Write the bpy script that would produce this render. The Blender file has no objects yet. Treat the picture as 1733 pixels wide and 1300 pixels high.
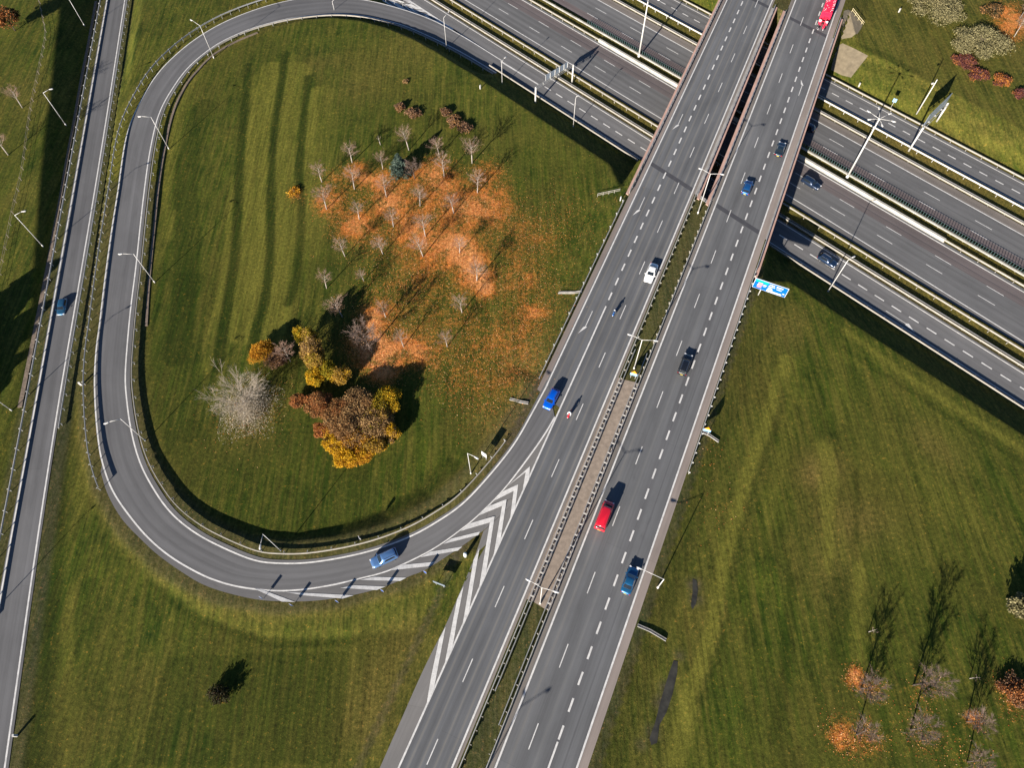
import bpy, bmesh, math, random
import numpy as np
from mathutils import Matrix, Vector

R_ = math.radians
scene = bpy.context.scene
COL = scene.collection
rnd = random.Random(7)

# ------------------------------------------------------------------ camera
F_PX, TILT, ROLL, CAMH = 1183.6, R_(28.873), R_(-1.139), 114.0
_c, _s = math.cos(ROLL), math.sin(ROLL)
_ct, _st = math.cos(TILT), math.sin(TILT)
cam_d = bpy.data.cameras.new('drone_camera')
cam = bpy.data.objects.new('drone_camera', cam_d)
COL.objects.link(cam)
cam_d.sensor_width = 36.0
cam_d.lens = 36.0 * F_PX / 1733.0
cam_d.clip_start = 1.0
cam_d.clip_end = 8000.0
_right = Vector((_c, _s * _ct, _s * _st))
_up = Vector((-_s, _c * _ct, _c * _st))
_back = Vector((0, -_st, _ct))
_m = Matrix.Identity(4)
for _i in range(3):
    _m[_i][0], _m[_i][1], _m[_i][2] = _right[_i], _up[_i], _back[_i]
_m[2][3] = CAMH
cam.matrix_world = _m
scene.camera = cam

# ------------------------------------------------------------------ light
SUN_EL, SUN_AZ = R_(20.0), R_(31.9)          # light travels towards azimuth 31.9 from +Y
w = bpy.data.worlds.new('World'); scene.world = w; w.use_nodes = True
nt = w.node_tree; nt.nodes.clear()
sky = nt.nodes.new('ShaderNodeTexSky'); sky.sky_type = 'NISHITA'; sky.sun_disc = False
sky.ozone_density = 4.0; sky.air_density = 0.7; sky.dust_density = 0.3; sky.sun_elevation = SUN_EL; sky.sun_rotation = SUN_AZ + math.pi
bg = nt.nodes.new('ShaderNodeBackground'); bg.inputs[1].default_value = 0.05
out = nt.nodes.new('ShaderNodeOutputWorld')
nt.links.new(sky.outputs[0], bg.inputs[0]); nt.links.new(bg.outputs[0], out.inputs[0])
sl = bpy.data.lights.new('sun', 'SUN'); sl.energy = 5.0; sl.angle = R_(0.5); sl.color = (1.0, 0.91, 0.80)
so = bpy.data.objects.new('sun', sl); COL.objects.link(so)
_ld = Vector((math.sin(SUN_AZ) * math.cos(SUN_EL), math.cos(SUN_AZ) * math.cos(SUN_EL), -math.sin(SUN_EL)))
so.rotation_euler = _ld.to_track_quat('-Z', 'Y').to_euler(); so.location = (-60, -60, 120)
vs = scene.view_settings
vs.view_transform = 'Standard'; vs.look = 'None'; vs.gamma = 1.0; vs.exposure = 1.36

# ------------------------------------------------------------------ frames
def W(u, v, z=0.0):
    """photo pixel -> world point on the level z"""
    a, b = u - 866.5, v - 650.0
    x, y = a * _c + b * _s, -a * _s + b * _c
    d = F_PX * _ct + y * _st
    k = (CAMH - z) / d
    return (x * k, (F_PX * _st - y * _ct) * k)
def px(x, y, z):
    d = Vector((x, y, z - CAMH)); dz = -d.dot(_back)
    return (866.5 + F_PX * d.dot(_right) / dz, 650 - F_PX * d.dot(_up) / dz)
MA = R_(24.48); MD = np.array([math.sin(MA), math.cos(MA)]); MR = np.array([math.cos(MA), -math.sin(MA)])
HA = R_(135.35); HD = np.array([math.sin(HA), math.cos(HA)]); HN = np.array([-HD[1], HD[0]])
ZH = -7.5
def ms(s, t): return tuple(s * MD + t * MR)          # main road frame
def hs(s, q): return tuple(s * HD + q * HN)          # cross motorway frame
HEAD_M = math.pi / 2 - MA
HEAD_H = math.pi / 2 - HA

# ------------------------------------------------------------------ mesh builder
class MB:
    def __init__(s): s.v = []; s.f = []; s.mi = []; s.uv = None; s.cols = None
    def add(s, vs, fs, mi=0):
        o = len(s.v); s.v += [tuple(x) for x in vs]
        for f in fs: s.f.append(tuple(i + o for i in f)); s.mi.append(mi)
    def box(s, c, sz, rz=0.0, mi=0, M=None):
        x, y, z = sz[0] / 2, sz[1] / 2, sz[2] / 2
        vs = [Vector((i * x, j * y, k * z)) for k in (-1, 1) for j in (-1, 1) for i in (-1, 1)]
        if M is not None: vs = [M @ p for p in vs]
        elif rz:
            m = Matrix.Rotation(rz, 3, 'Z'); vs = [m @ p for p in vs]
        c = Vector(c)
        s.add([p + c for p in vs], [(0, 2, 3, 1), (4, 5, 7, 6), (0, 1, 5, 4), (2, 6, 7, 3), (0, 4, 6, 2), (1, 3, 7, 5)], mi)
    def tube(s, p0, p1, r0, r1=None, n=8, mi=0, cap=True):
        r1 = r0 if r1 is None else r1
        p0, p1 = Vector(p0), Vector(p1); d = (p1 - p0)
        if d.length < 1e-6: return
        d.normalize(); a = d.orthogonal().normalized(); b = d.cross(a)
        vs = []
        for p, r in ((p0, r0), (p1, r1)):
            for i in range(n):
                t = 2 * math.pi * i / n; vs.append(p + a * (r * math.cos(t)) + b * (r * math.sin(t)))
        fs = [(i, (i + 1) % n, n + (i + 1) % n, n + i) for i in range(n)]
        if cap: fs += [tuple(range(n - 1, -1, -1)), tuple(range(n, 2 * n))]
        s.add(vs, fs, mi)
    def sweep(s, pts, prof, mi=0, closed=True):
        """pts: 3D polyline, prof: list of (side, up) offsets; side is to the right of travel"""
        n = len(pts); k = len(prof); vs = []
        for i, p in enumerate(pts):
            a = Vector(pts[max(i - 1, 0)]); b = Vector(pts[min(i + 1, n - 1)]); d = (b - a); d.z = 0; d.normalize()
            r = Vector((d.y, -d.x, 0)); p = Vector(p)
            vs += [p + r * o[0] + Vector((0, 0, o[1])) for o in prof]
        fs = []
        for i in range(n - 1):
            for j in range(k if closed else k - 1):
                j2 = (j + 1) % k
                fs.append((i * k + j, (i + 1) * k + j, (i + 1) * k + j2, i * k + j2))
        if closed: fs += [tuple(range(k)), tuple(range((n - 1) * k + k - 1, (n - 1) * k - 1, -1))]
        s.add(vs, fs, mi)
    def strip(s, A, B, mi=0):
        n = len(A); s.add(list(A) + list(B), [(i, i + 1, n + i + 1, n + i) for i in range(n - 1)], mi)
    def poly(s, P, mi=0):
        s.add(P, [tuple(range(len(P)))], mi)
    def build(s, name, mats, parent=None, smooth=False):
        me = bpy.data.meshes.new(name); me.from_pydata(s.v, [], s.f)
        if not isinstance(mats, (list, tuple)): mats = [mats]
        for m in mats: me.materials.append(m)
        if len(mats) > 1: me.polygons.foreach_set('material_index', s.mi)
        if smooth: me.polygons.foreach_set('use_smooth', [True] * len(me.polygons))
        me.update()
        o = bpy.data.objects.new(name, me); COL.objects.link(o)
        if parent is not None: o.parent = parent
        return o
def up_faces(o):
    bm = bmesh.new(); bm.from_mesh(o.data)
    for f in bm.faces:
        f.normal_update()
        if f.normal.z < 0: f.normal_flip()
    bm.to_mesh(o.data); bm.free()
    return o
def recalc(o):
    bm = bmesh.new(); bm.from_mesh(o.data); bmesh.ops.recalc_face_normals(bm, faces=bm.faces); bm.to_mesh(o.data); bm.free(); return o
def planar_uv(o, fn):
    me = o.data; uv = me.uv_layers.new(name='UVMap'); co = np.empty(len(me.vertices) * 3, 'f'); me.vertices.foreach_get('co', co); co = co.reshape(-1, 3)
    li = np.empty(len(me.loops), 'i'); me.loops.foreach_get('vertex_index', li)
    U = fn(co); uv.data.foreach_set('uv', U[li].astype('f').ravel()); return o
def tag(o, label, cat, group=None):
    o['label'] = label; o['category'] = cat
    if group: o['group'] = group
    return o
def struct(o): o['kind'] = 'structure'; return o
def empty(name, loc, rz=0.0):
    o = bpy.data.objects.new(name, None); COL.objects.link(o); o.location = loc; o.rotation_euler = (0, 0, rz); o.empty_display_size = 0.5
    return o
KIDS = {}
def copy_tree(o, parent=None):
    c = o.copy(); COL.objects.link(c)
    if parent is not None: c.parent = parent
    for ch in list(o.children): copy_tree(ch, c)
    return c

# ------------------------------------------------------------------ materials
def mat(name, col, rough=0.6, metal=0.0, spec=0.5, coat=0.0, var=0.0, vscale=3.0, emit=None):
    m = bpy.data.materials.new(name); m.use_nodes = True; n = m.node_tree; b = n.nodes['Principled BSDF']
    b.inputs['Base Color'].default_value = (*col, 1); b.inputs['Roughness'].default_value = rough; b.inputs['Metallic'].default_value = metal
    b.inputs['Specular IOR Level'].default_value = spec; b.inputs['Coat Weight'].default_value = coat; b.inputs['Coat Roughness'].default_value = 0.05
    if var:
        tc = n.nodes.new('ShaderNodeTexCoord'); no = n.nodes.new('ShaderNodeTexNoise'); no.inputs['Scale'].default_value = vscale; no.inputs['Detail'].default_value = 5
        n.links.new(tc.outputs['Object'], no.inputs['Vector'])
        mx = n.nodes.new('ShaderNodeMix'); mx.data_type = 'RGBA'
        mx.inputs['A'].default_value = (*[c * (1 - var) for c in col], 1); mx.inputs['B'].default_value = (*[min(1, c * (1 + var)) for c in col], 1)
        mp = n.nodes.new('ShaderNodeMapRange'); mp.inputs[1].default_value = 0.3; mp.inputs[2].default_value = 0.7
        n.links.new(no.outputs['Fac'], mp.inputs[0]); n.links.new(mp.outputs[0], mx.inputs['Factor']); n.links.new(mx.outputs['Result'], b.inputs['Base Color'])
    return m
class NT:
    """tiny node helper"""
    def __init__(s, name):
        s.m = bpy.data.materials.new(name); s.m.use_nodes = True; s.t = s.m.node_tree; s.b = s.t.nodes['Principled BSDF']
    def n(s, typ, **kw):
        o = s.t.nodes.new(typ)
        for k, v in kw.items(): setattr(o, k, v)
        return o
    def l(s, a, b): s.t.links.new(a, b)
    def math(s, op, a, b=None, c=None, clamp=False):
        o = s.n('ShaderNodeMath', operation=op, use_clamp=clamp)
        for i, x in enumerate((a, b, c)):
            if x is None: continue
            if isinstance(x, (int, float)): o.inputs[i].default_value = x
            else: s.l(x, o.inputs[i])
        return o.outputs[0]
    def mix(s, f, a, b, mode='MIX'):
        o = s.n('ShaderNodeMix', data_type='RGBA', blend_type=mode)
        for k, x in (('Factor', f), ('A', a), ('B', b)):
            if isinstance(x, (int, float)): o.inputs[k].default_value = x
            elif isinstance(x, tuple): o.inputs[k].default_value = (*x, 1) if len(x) == 3 else x
            else: s.l(x, o.inputs[k])
        return o.outputs['Result']
    def rng(s, x, a, b, c=0.0, d=1.0):
        o = s.n('ShaderNodeMapRange'); s.l(x, o.inputs[0])
        for i, k in enumerate((a, b, c, d)): o.inputs[i + 1].default_value = k
        return o.outputs[0]
    def noise(s, vec, scale, detail=3.0, rough=0.55):
        o = s.n('ShaderNodeTexNoise'); o.inputs['Scale'].default_value = scale; o.inputs['Detail'].default_value = detail; o.inputs['Roughness'].default_value = rough
        s.l(vec, o.inputs['Vector']); return o.outputs['Fac']
    def mapping(s, vec, scale=(1, 1, 1), rot=(0, 0, 0), loc=(0, 0, 0)):
        o = s.n('ShaderNodeMapping'); o.inputs['Scale'].default_value = scale; o.inputs['Rotation'].default_value = rot; o.inputs['Location'].default_value = loc
        s.l(vec, o.inputs['Vector']); return o.outputs[0]

def asphalt(name, base, tint=(1, 1, 1), track=0.12, period=1.75, off=0.0, bands=(), rough=0.85, lane=3.55, lane0=0.0):
    """UV: x metres across, y metres along. bands: (u_lo,u_hi,colour,strength)"""
    k = NT(name); uv = k.n('ShaderNodeUVMap').outputs[0]
    long_ = k.noise(k.mapping(uv, (0.9, 0.02, 1)), 1.0, 4, 0.6)
    long2 = k.noise(k.mapping(uv, (3.0, 0.035, 1), loc=(31, 7, 0)), 1.0, 3, 0.6)
    blot = k.noise(k.mapping(uv, (0.16, 0.07, 1), loc=(5, 3, 0)), 1.0, 5, 0.65)
    fine = k.noise(uv, 11.0, 3, 0.7)
    sx = k.n('ShaderNodeSeparateXYZ'); k.l(uv, sx.inputs[0]); U = sx.outputs[0]
    wave = k.math('SINE', k.math('MULTIPLY', k.math('SUBTRACT', U, off), 2 * math.pi / period))
    c = k.mix(1.0, tuple(b * t for b, t in zip((base,) * 3, tint)), (.985, 1, 1.02), 'MULTIPLY')
    for lo, hi, colr, st in bands:
        m1 = k.math('MULTIPLY', k.rng(U, lo - 0.12, lo + 0.12), k.rng(U, hi - 0.12, hi + 0.12, 1.0, 0.0))
        c = k.mix(k.math('MULTIPLY', m1, st), c, colr)
    g = k.math('ADD', 1.0, k.math('MULTIPLY', wave, track * 0.55))
    g = k.math('ADD', g, k.rng(long_, 0.3, 0.7, -track, track))
    g = k.math('ADD', g, k.rng(long2, 0.3, 0.7, -track * 0.7, track * 0.7))
    g = k.math('ADD', g, k.rng(blot, 0.3, 0.7, -0.14, 0.14))
    g = k.math('ADD', g, k.rng(fine, 0.25, 0.75, -0.09, 0.09))
    cv = k.n('ShaderNodeCombineXYZ'); k.l(sx.outputs[1], cv.inputs[0]); k.l(k.math('SUBTRACT', U, lane0), cv.inputs[1])
    br = k.n('ShaderNodeTexBrick'); k.l(cv.outputs[0], br.inputs['Vector']); br.offset = .37
    for nm_, v_ in (('Color1', (.92,) * 3), ('Color2', (1.07,) * 3), ('Mortar', (.80,) * 3)): br.inputs[nm_].default_value = (*v_, 1)
    for nm_, v_ in (('Scale', 1.0), ('Mortar Size', .045), ('Mortar Smooth', .3), ('Bias', 0.0), ('Brick Width', 57.0), ('Row Height', lane)): br.inputs[nm_].default_value = v_
    c = k.mix(.8, c, br.outputs['Color'], 'MULTIPLY')
    stain = k.noise(k.mapping(uv, (0.5, 0.11, 1), loc=(9, 2, 0)), 1.0, 5, 0.7); g = k.math('SUBTRACT', g, k.rng(stain, 0.60, 0.72, 0, .13))
    gc = k.n('ShaderNodeCombineColor')
    for i in range(3): k.l(g, gc.inputs[i])
    c = k.mix(1.0, c, gc.outputs[0], 'MULTIPLY')
    k.l(c, k.b.inputs['Base Color']); k.b.inputs['Roughness'].default_value = rough; k.b.inputs['Specular IOR Level'].default_value = 0.25
    bp = k.n('ShaderNodeBump'); bp.inputs['Strength'].default_value = 0.25; bp.inputs['Distance'].default_value = 0.01; k.l(fine, bp.inputs['Height']); k.l(bp.outputs[0], k.b.inputs['Normal'])
    return k.m
def paint_mat():
    k = NT('road_paint'); tc = k.n('ShaderNodeTexCoord').outputs['Object']
    a = k.noise(tc, 1.1, 5, 0.7); b = k.noise(tc, 9.0, 3, 0.7)
    f = k.math('MULTIPLY', k.rng(a, 0.3, 0.62, 0.5, 1.0), k.rng(b, 0.25, 0.6, 0.55, 1.0))
    k.l(k.mix(f, (0.22, 0.22, 0.215), (0.66, 0.65, 0.62)), k.b.inputs['Base Color']); k.b.inputs['Roughness'].default_value = 0.6
    return k.m
PAINT = paint_mat()
GALV = mat('galvanised_steel', (0.33, 0.335, 0.33), 0.5, 0.35, var=0.15, vscale=1.5)
WHITE_M = mat('white_metal', (0.50, 0.49, 0.46), 0.45, 0.0, var=0.08)
CREAM_M = mat('cream_painted_rail', (0.31, 0.29, 0.25), 0.55, 0.0, var=0.12, vscale=0.8)
GREY_M = mat('shaded_steel', (0.17, 0.17, 0.17), 0.6, 0.3, var=.2)  # darker plain grey for the rear beams of the double rails
DARK_M = mat('dark_steel', (0.05, 0.055, 0.06), 0.5, 0.4)
CONC = mat('pale_concrete', (0.42, 0.40, 0.36), 0.85, var=0.14, vscale=0.5)
CONC_D = mat('grey_concrete', (0.26, 0.25, 0.235), 0.9, var=0.2, vscale=0.4)
PINKC = mat('pink_concrete', (0.40, 0.255, 0.205), 0.85, var=0.12, vscale=0.4)
BRICK = mat('brown_gutter_stone', (0.15, 0.115, 0.085), 0.95, var=0.35, vscale=2.5)
SAND = mat('sandy_paving', (0.165, 0.135, 0.088), 0.95, var=0.22, vscale=0.9)
BLACKR = mat('black_rubber', (0.02, 0.02, 0.021), 0.8)
GLASS = mat('dark_glass', (0.012, 0.016, 0.02), 0.06, 0.0, 0.8)
CHROME = mat('bright_alloy', (0.55, 0.56, 0.58), 0.25, 0.9)

# ------------------------------------------------------------------ polylines from the plan
def smooth_poly(P, n):
    """Catmull-Rom resample of Nx3 points at n even stations"""
    P = np.array(P, float); Q = [P[0]]
    for i in range(len(P) - 1):
        p0 = P[max(i - 1, 0)]; p1 = P[i]; p2 = P[i + 1]; p3 = P[min(i + 2, len(P) - 1)]
        for t in np.linspace(0, 1, 9)[1:]:
            Q.append(0.5 * ((2 * p1) + (-p0 + p2) * t + (2 * p0 - 5 * p1 + 4 * p2 - p3) * t * t + (-p0 + 3 * p1 - 3 * p2 + p3) * t ** 3))
    Q = np.array(Q)
    for _ in range(3): Q[1:-1] = 0.25 * Q[:-2] + 0.5 * Q[1:-1] + 0.25 * Q[2:]
    d = np.r_[0, np.cumsum(np.hypot(*(np.diff(Q[:, :2], axis=0).T)))]
    s = np.linspace(0, d[-1], n)
    return np.stack([np.interp(s, d, Q[:, k]) for k in range(3)], 1)
def offset(P, o):
    """shift a polyline to its right by o"""
    P = np.asarray(P, float); T = np.gradient(P[:, :2], axis=0); T /= np.linalg.norm(T, axis=1)[:, None]
    Q = P.copy(); Q[:, 0] += T[:, 1] * o; Q[:, 1] -= T[:, 0] * o
    return Q
def resample(P, step):
    P = np.asarray(P, float); d = np.r_[0, np.cumsum(np.hypot(*(np.diff(P[:, :2], axis=0).T)))]
    s = np.arange(0, d[-1], step)
    return np.stack([np.interp(s, d, P[:, k]) for k in range(3)], 1)
def clip_len(P, a, b):
    P = np.asarray(P, float); d = np.r_[0, np.cumsum(np.hypot(*(np.diff(P[:, :2], axis=0).T)))]
    s = np.linspace(a, min(b, d[-1]), max(2, int((b - a) / 1.0)))
    return np.stack([np.interp(s, d, P[:, k]) for k in range(3)], 1)
LOOP_IN = [(927,650,0),(900,700,0),(870,752,-.1),(829,804,-.3),(783,853,-.6),(737,885,-.85),(695,908,-1.05),(640,929,-1.3),(582,943.5,-1.5),(519,953,-1.7),(468,953.6,-1.85),(430,948.5,-1.95),(381,929,-2.1),(330,902,-2.3),(287,866,-2.45),(254,818,-2.6),(234,775,-2.75),(221,724,-2.85),(214,673,-2.95),(212,640,-3.0),(214,600,-3.1),(221,523,-3.25),(230,452,-3.4),(237,385,-3.5),(244.5,320,-3.55),(254,254,-3.6),(269,192,-3.62),(294,146,-3.65),(322,110,-3.7),(363,77,-3.75),(404,56,-3.9),(440,43,-4.1),(493,30,-4.55),(557,23,-5.2),(608,25,-5.75),(652,34,-6.2),(690,45,-6.6),(750,72,-7.1),(795,96,-7.35),(840,123,-7.5)]
LOOP_OUT = [(939,706,0),(918.7,740,0),(881.5,792,-0.15),(847.7,834.7,-0.4),(805,877,-0.65),(780,897,-0.8),(735,929,-1.0),(684,955,-1.2),(648,970,-1.35),(608,980,-1.5),(570,989,-1.56),(532,996,-1.68),(493,1000,-1.78),(455,1000,-1.87),(406,994,-1.97),(368,984,-2.08),(335,970,-2.17),(292,945,-2.3),(254,914,-2.44),(221,876,-2.53),(190,830,-2.65),(173,782,-2.77),(166,742,-2.84),(161.5,691,-2.93),(160,640,-3.0),(163,590,-3.11),(168.5,549,-3.19),(176,485,-3.32),(188,396,-3.48),(200,320,-3.55),(203,297,-3.56),(211,244,-3.6),(221,208,-3.61),(236,175,-3.62),(259,135,-3.65),(287,102,-3.68),(330,66,-3.73),(381,36,-3.86),(440,13,-4.16),(490,0,-4.55),(530,-5,-4.96),(570,-6,-5.33),(615,-1,-5.77),(652,7,-6.15),(696,20,-6.59),(727,31.5,-6.81),(750,42.5,-7.01),(795,68,-7.29),(849,102,-7.49)]
def w3(L): return [(*W(u, v, z), z) for u, v, z in L]
LIN = smooth_poly(w3(LOOP_IN), 260); LOUT = smooth_poly(w3(LOOP_OUT), 260)
# left road
LR_L = [(213,-180,-7.6),(196,-85,-7.0),(181,0,-6.3),(152,165,-5.5),(123,330,-4.6),(94.5,490,-3.6),(66,650,-3.1),(37,810,-2.85),(8,970,-2.75),(-50,1300,-2.4),(-120,1700,-2.4)]
LR_R = [(238,-180,-7.6),(224,-85,-7.0),(211,0,-6.3),(185.5,165,-5.5),(159,330,-4.6),(132,490,-3.6),(104.5,650,-3.1),(79,810,-2.85),(55,970,-2.75),(8,1300,-2.4),(-50,1700,-2.4)]
LRL = smooth_poly(w3(LR_L), 120); LRR = smooth_poly(w3(LR_R), 120)

# ------------------------------------------------------------------ terrain heights
def seg_dist(X, Y, P):
    """distance to polyline P (Nx3) and its z there"""
    best = np.full(X.shape, 1e9); zz = np.zeros(X.shape)
    for i in range(len(P) - 1):
        a = P[i]; b = P[i + 1]; d = b[:2] - a[:2]; L2 = d @ d
        if L2 < 1e-9: continue
        t = np.clip(((X - a[0]) * d[0] + (Y - a[1]) * d[1]) / L2, 0, 1)
        e = np.hypot(X - a[0] - t * d[0], Y - a[1] - t * d[1])
        m = e < best; best[m] = e[m]; zz[m] = (a[2] + t * (b[2] - a[2]))[m]
    return best, zz
LCEN = 0.5 * (LIN[::8] + LOUT[::8])
RCEN = 0.5 * (LRL[::6] + LRR[::6])
def hash2(X, Y, f, sd):
    return (np.sin(X * f + sd) * np.cos(Y * f * 0.83 + sd * 1.7) + np.sin((X + Y) * f * 0.57 + sd * 2.3)) * 0.5
def terrain(X, Y):
    X = np.asarray(X, float); Y = np.asarray(Y, float)
    q = X * HN[0] + Y * HN[1]; hsx = X * HD[0] + Y * HD[1]
    s = X * MD[0] + Y * MD[1]; t = X * MR[0] + Y * MR[1]
    lin = np.interp(Y, [-30, 32, 88, 130, 300], [-2.4, -2.75, -3.62, -4.0, -4.0])
    crest = -4.0 + 0.03 * np.maximum(np.maximum(106 - q, q - 172), 0) * np.where(q > 140, 1.0, 0.75)
    zf = np.minimum(lin, crest)
    zf = np.where(q > 140, np.minimum(crest, -3.4), zf)
    # land west of the left road stays high
    xr = np.interp(Y, RCEN[::-1, 1], RCEN[::-1, 0]); wl = np.clip((xr - 4 - X) / 3.0, 0, 1)
    zf = zf * (1 - wl) + wl * (-2.9 + 0.009 * np.clip(Y - 80, 0, 120))
    zf = zf + 0.10 * hash2(X, Y, 0.11, 1.0) + 0.04 * hash2(X, Y, 0.43, 4.0)
    lo = np.full(X.shape, -99.); hi = np.full(X.shape, 99.)
    def road(d, z, dn, up):
        nonlocal lo, hi
        lo = np.maximum(lo, z - 0.06 - dn * d); hi = np.minimum(hi, z - 0.06 + up * d)
    tl = -22.3 + 3.6 * np.clip((52 - s) / 14, 0, 1)
    dt = np.maximum(np.maximum(t - 9.3, tl - t), 0)
    road(np.hypot(dt, np.maximum(q - 106.4, 0)), 0.0, 0.55, 0.55)
    road(np.hypot(dt, np.maximum(173.0 - q, 0)), 0.0, 0.55, 0.55)
    dl, zl = seg_dist(X, Y, LCEN); dl = np.maximum(dl - 5.6, 0)
    di, _ = seg_dist(X, Y, LIN[::8]); do, _ = seg_dist(X, Y, LOUT[::8])
    road(dl, zl, np.where(do < di, 0.20, 0.52), 0.8)
    # gore between ramp and main road
    dr, zr = seg_dist(X, Y, RCEN); dr = np.maximum(dr - 5.2, 0); road(dr, zr, 0.6, 0.60)
    dh = np.maximum(np.maximum(110.9 - q, q - 170.9), 0)
    lo2 = lo.copy(); hi = np.minimum(hi, 99.)
    zt = np.minimum(np.maximum(zf, lo), np.maximum(hi, lo))
    zt = np.minimum(zt, zl - 0.06 + 0.8 * dl)
    zt = np.minimum(zt, zr - 0.06 + 0.75 * np.maximum(dr + 1.2, 0) * (dr > 0))
    cut = ZH - 0.06 + np.where(q < 140, 0.47, 0.42) * dh
    cut = cut + np.where((q < 106.2) | (q > 173.2), np.clip(1.6 - dt, 0, 1.6) / 1.6 * 9.0, 0.0)
    zt = np.minimum(zt, cut)
    # the top gore belongs to the cutting
    return zt
def tz(x, y): return float(terrain(np.array([x]), np.array([y]))[0])
def G(u, v):
    """photo pixel -> point on the terrain"""
    z = -3.5
    for _ in range(8):
        x, y = W(u, v, z); z = 0.5 * z + 0.5 * tz(x, y)
    for _ in range(6):
        x, y = W(u, v, z); z = tz(x, y)
    return (x, y, z)

# ------------------------------------------------------------------ ground sheet
def axis(lo, hi, step, far):
    a = list(np.arange(lo, hi + step / 2, step)); g = step; x = a[-1]; e = []
    while x < far: g *= 1.35; x += g; e.append(x)
    g = step; x = a[0]; b = []
    while x > -far: g *= 1.35; x -= g; b.append(x)
    return np.array(b[::-1] + a + e)
AS = axis(-262, 72, 0.55, 3000); AQ = axis(-62, 246, 0.5, 3000)
SS, QQ = np.meshgrid(AS, AQ, indexing='ij')
GX = SS * HD[0] + QQ * HN[0]; GY = SS * HD[1] + QQ * HN[1]
GZ = terrain(GX, GY)
nA, nB = SS.shape
verts = np.stack([GX, GY, GZ], -1).reshape(-1, 3).astype('f')
ii = (np.arange(nA - 1)[:, None] * nB + np.arange(nB - 1)[None, :]).ravel()
faces = np.stack([ii, ii + nB, ii + nB + 1, ii + 1], 1).astype('i')
me = bpy.data.meshes.new('ground')
me.vertices.add(len(verts)); me.vertices.foreach_set('co', verts.ravel())
me.loops.add(faces.size); me.loops.foreach_set('vertex_index', faces.ravel())
me.polygons.add(len(faces)); me.polygons.foreach_set('loop_start', np.arange(0, faces.size, 4, dtype='i'))
me.update(calc_edges=True); me.polygons.foreach_set('use_smooth', np.ones(len(faces), bool))
ground = bpy.data.objects.new('ground', me); COL.objects.link(ground); struct(ground)

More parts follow.
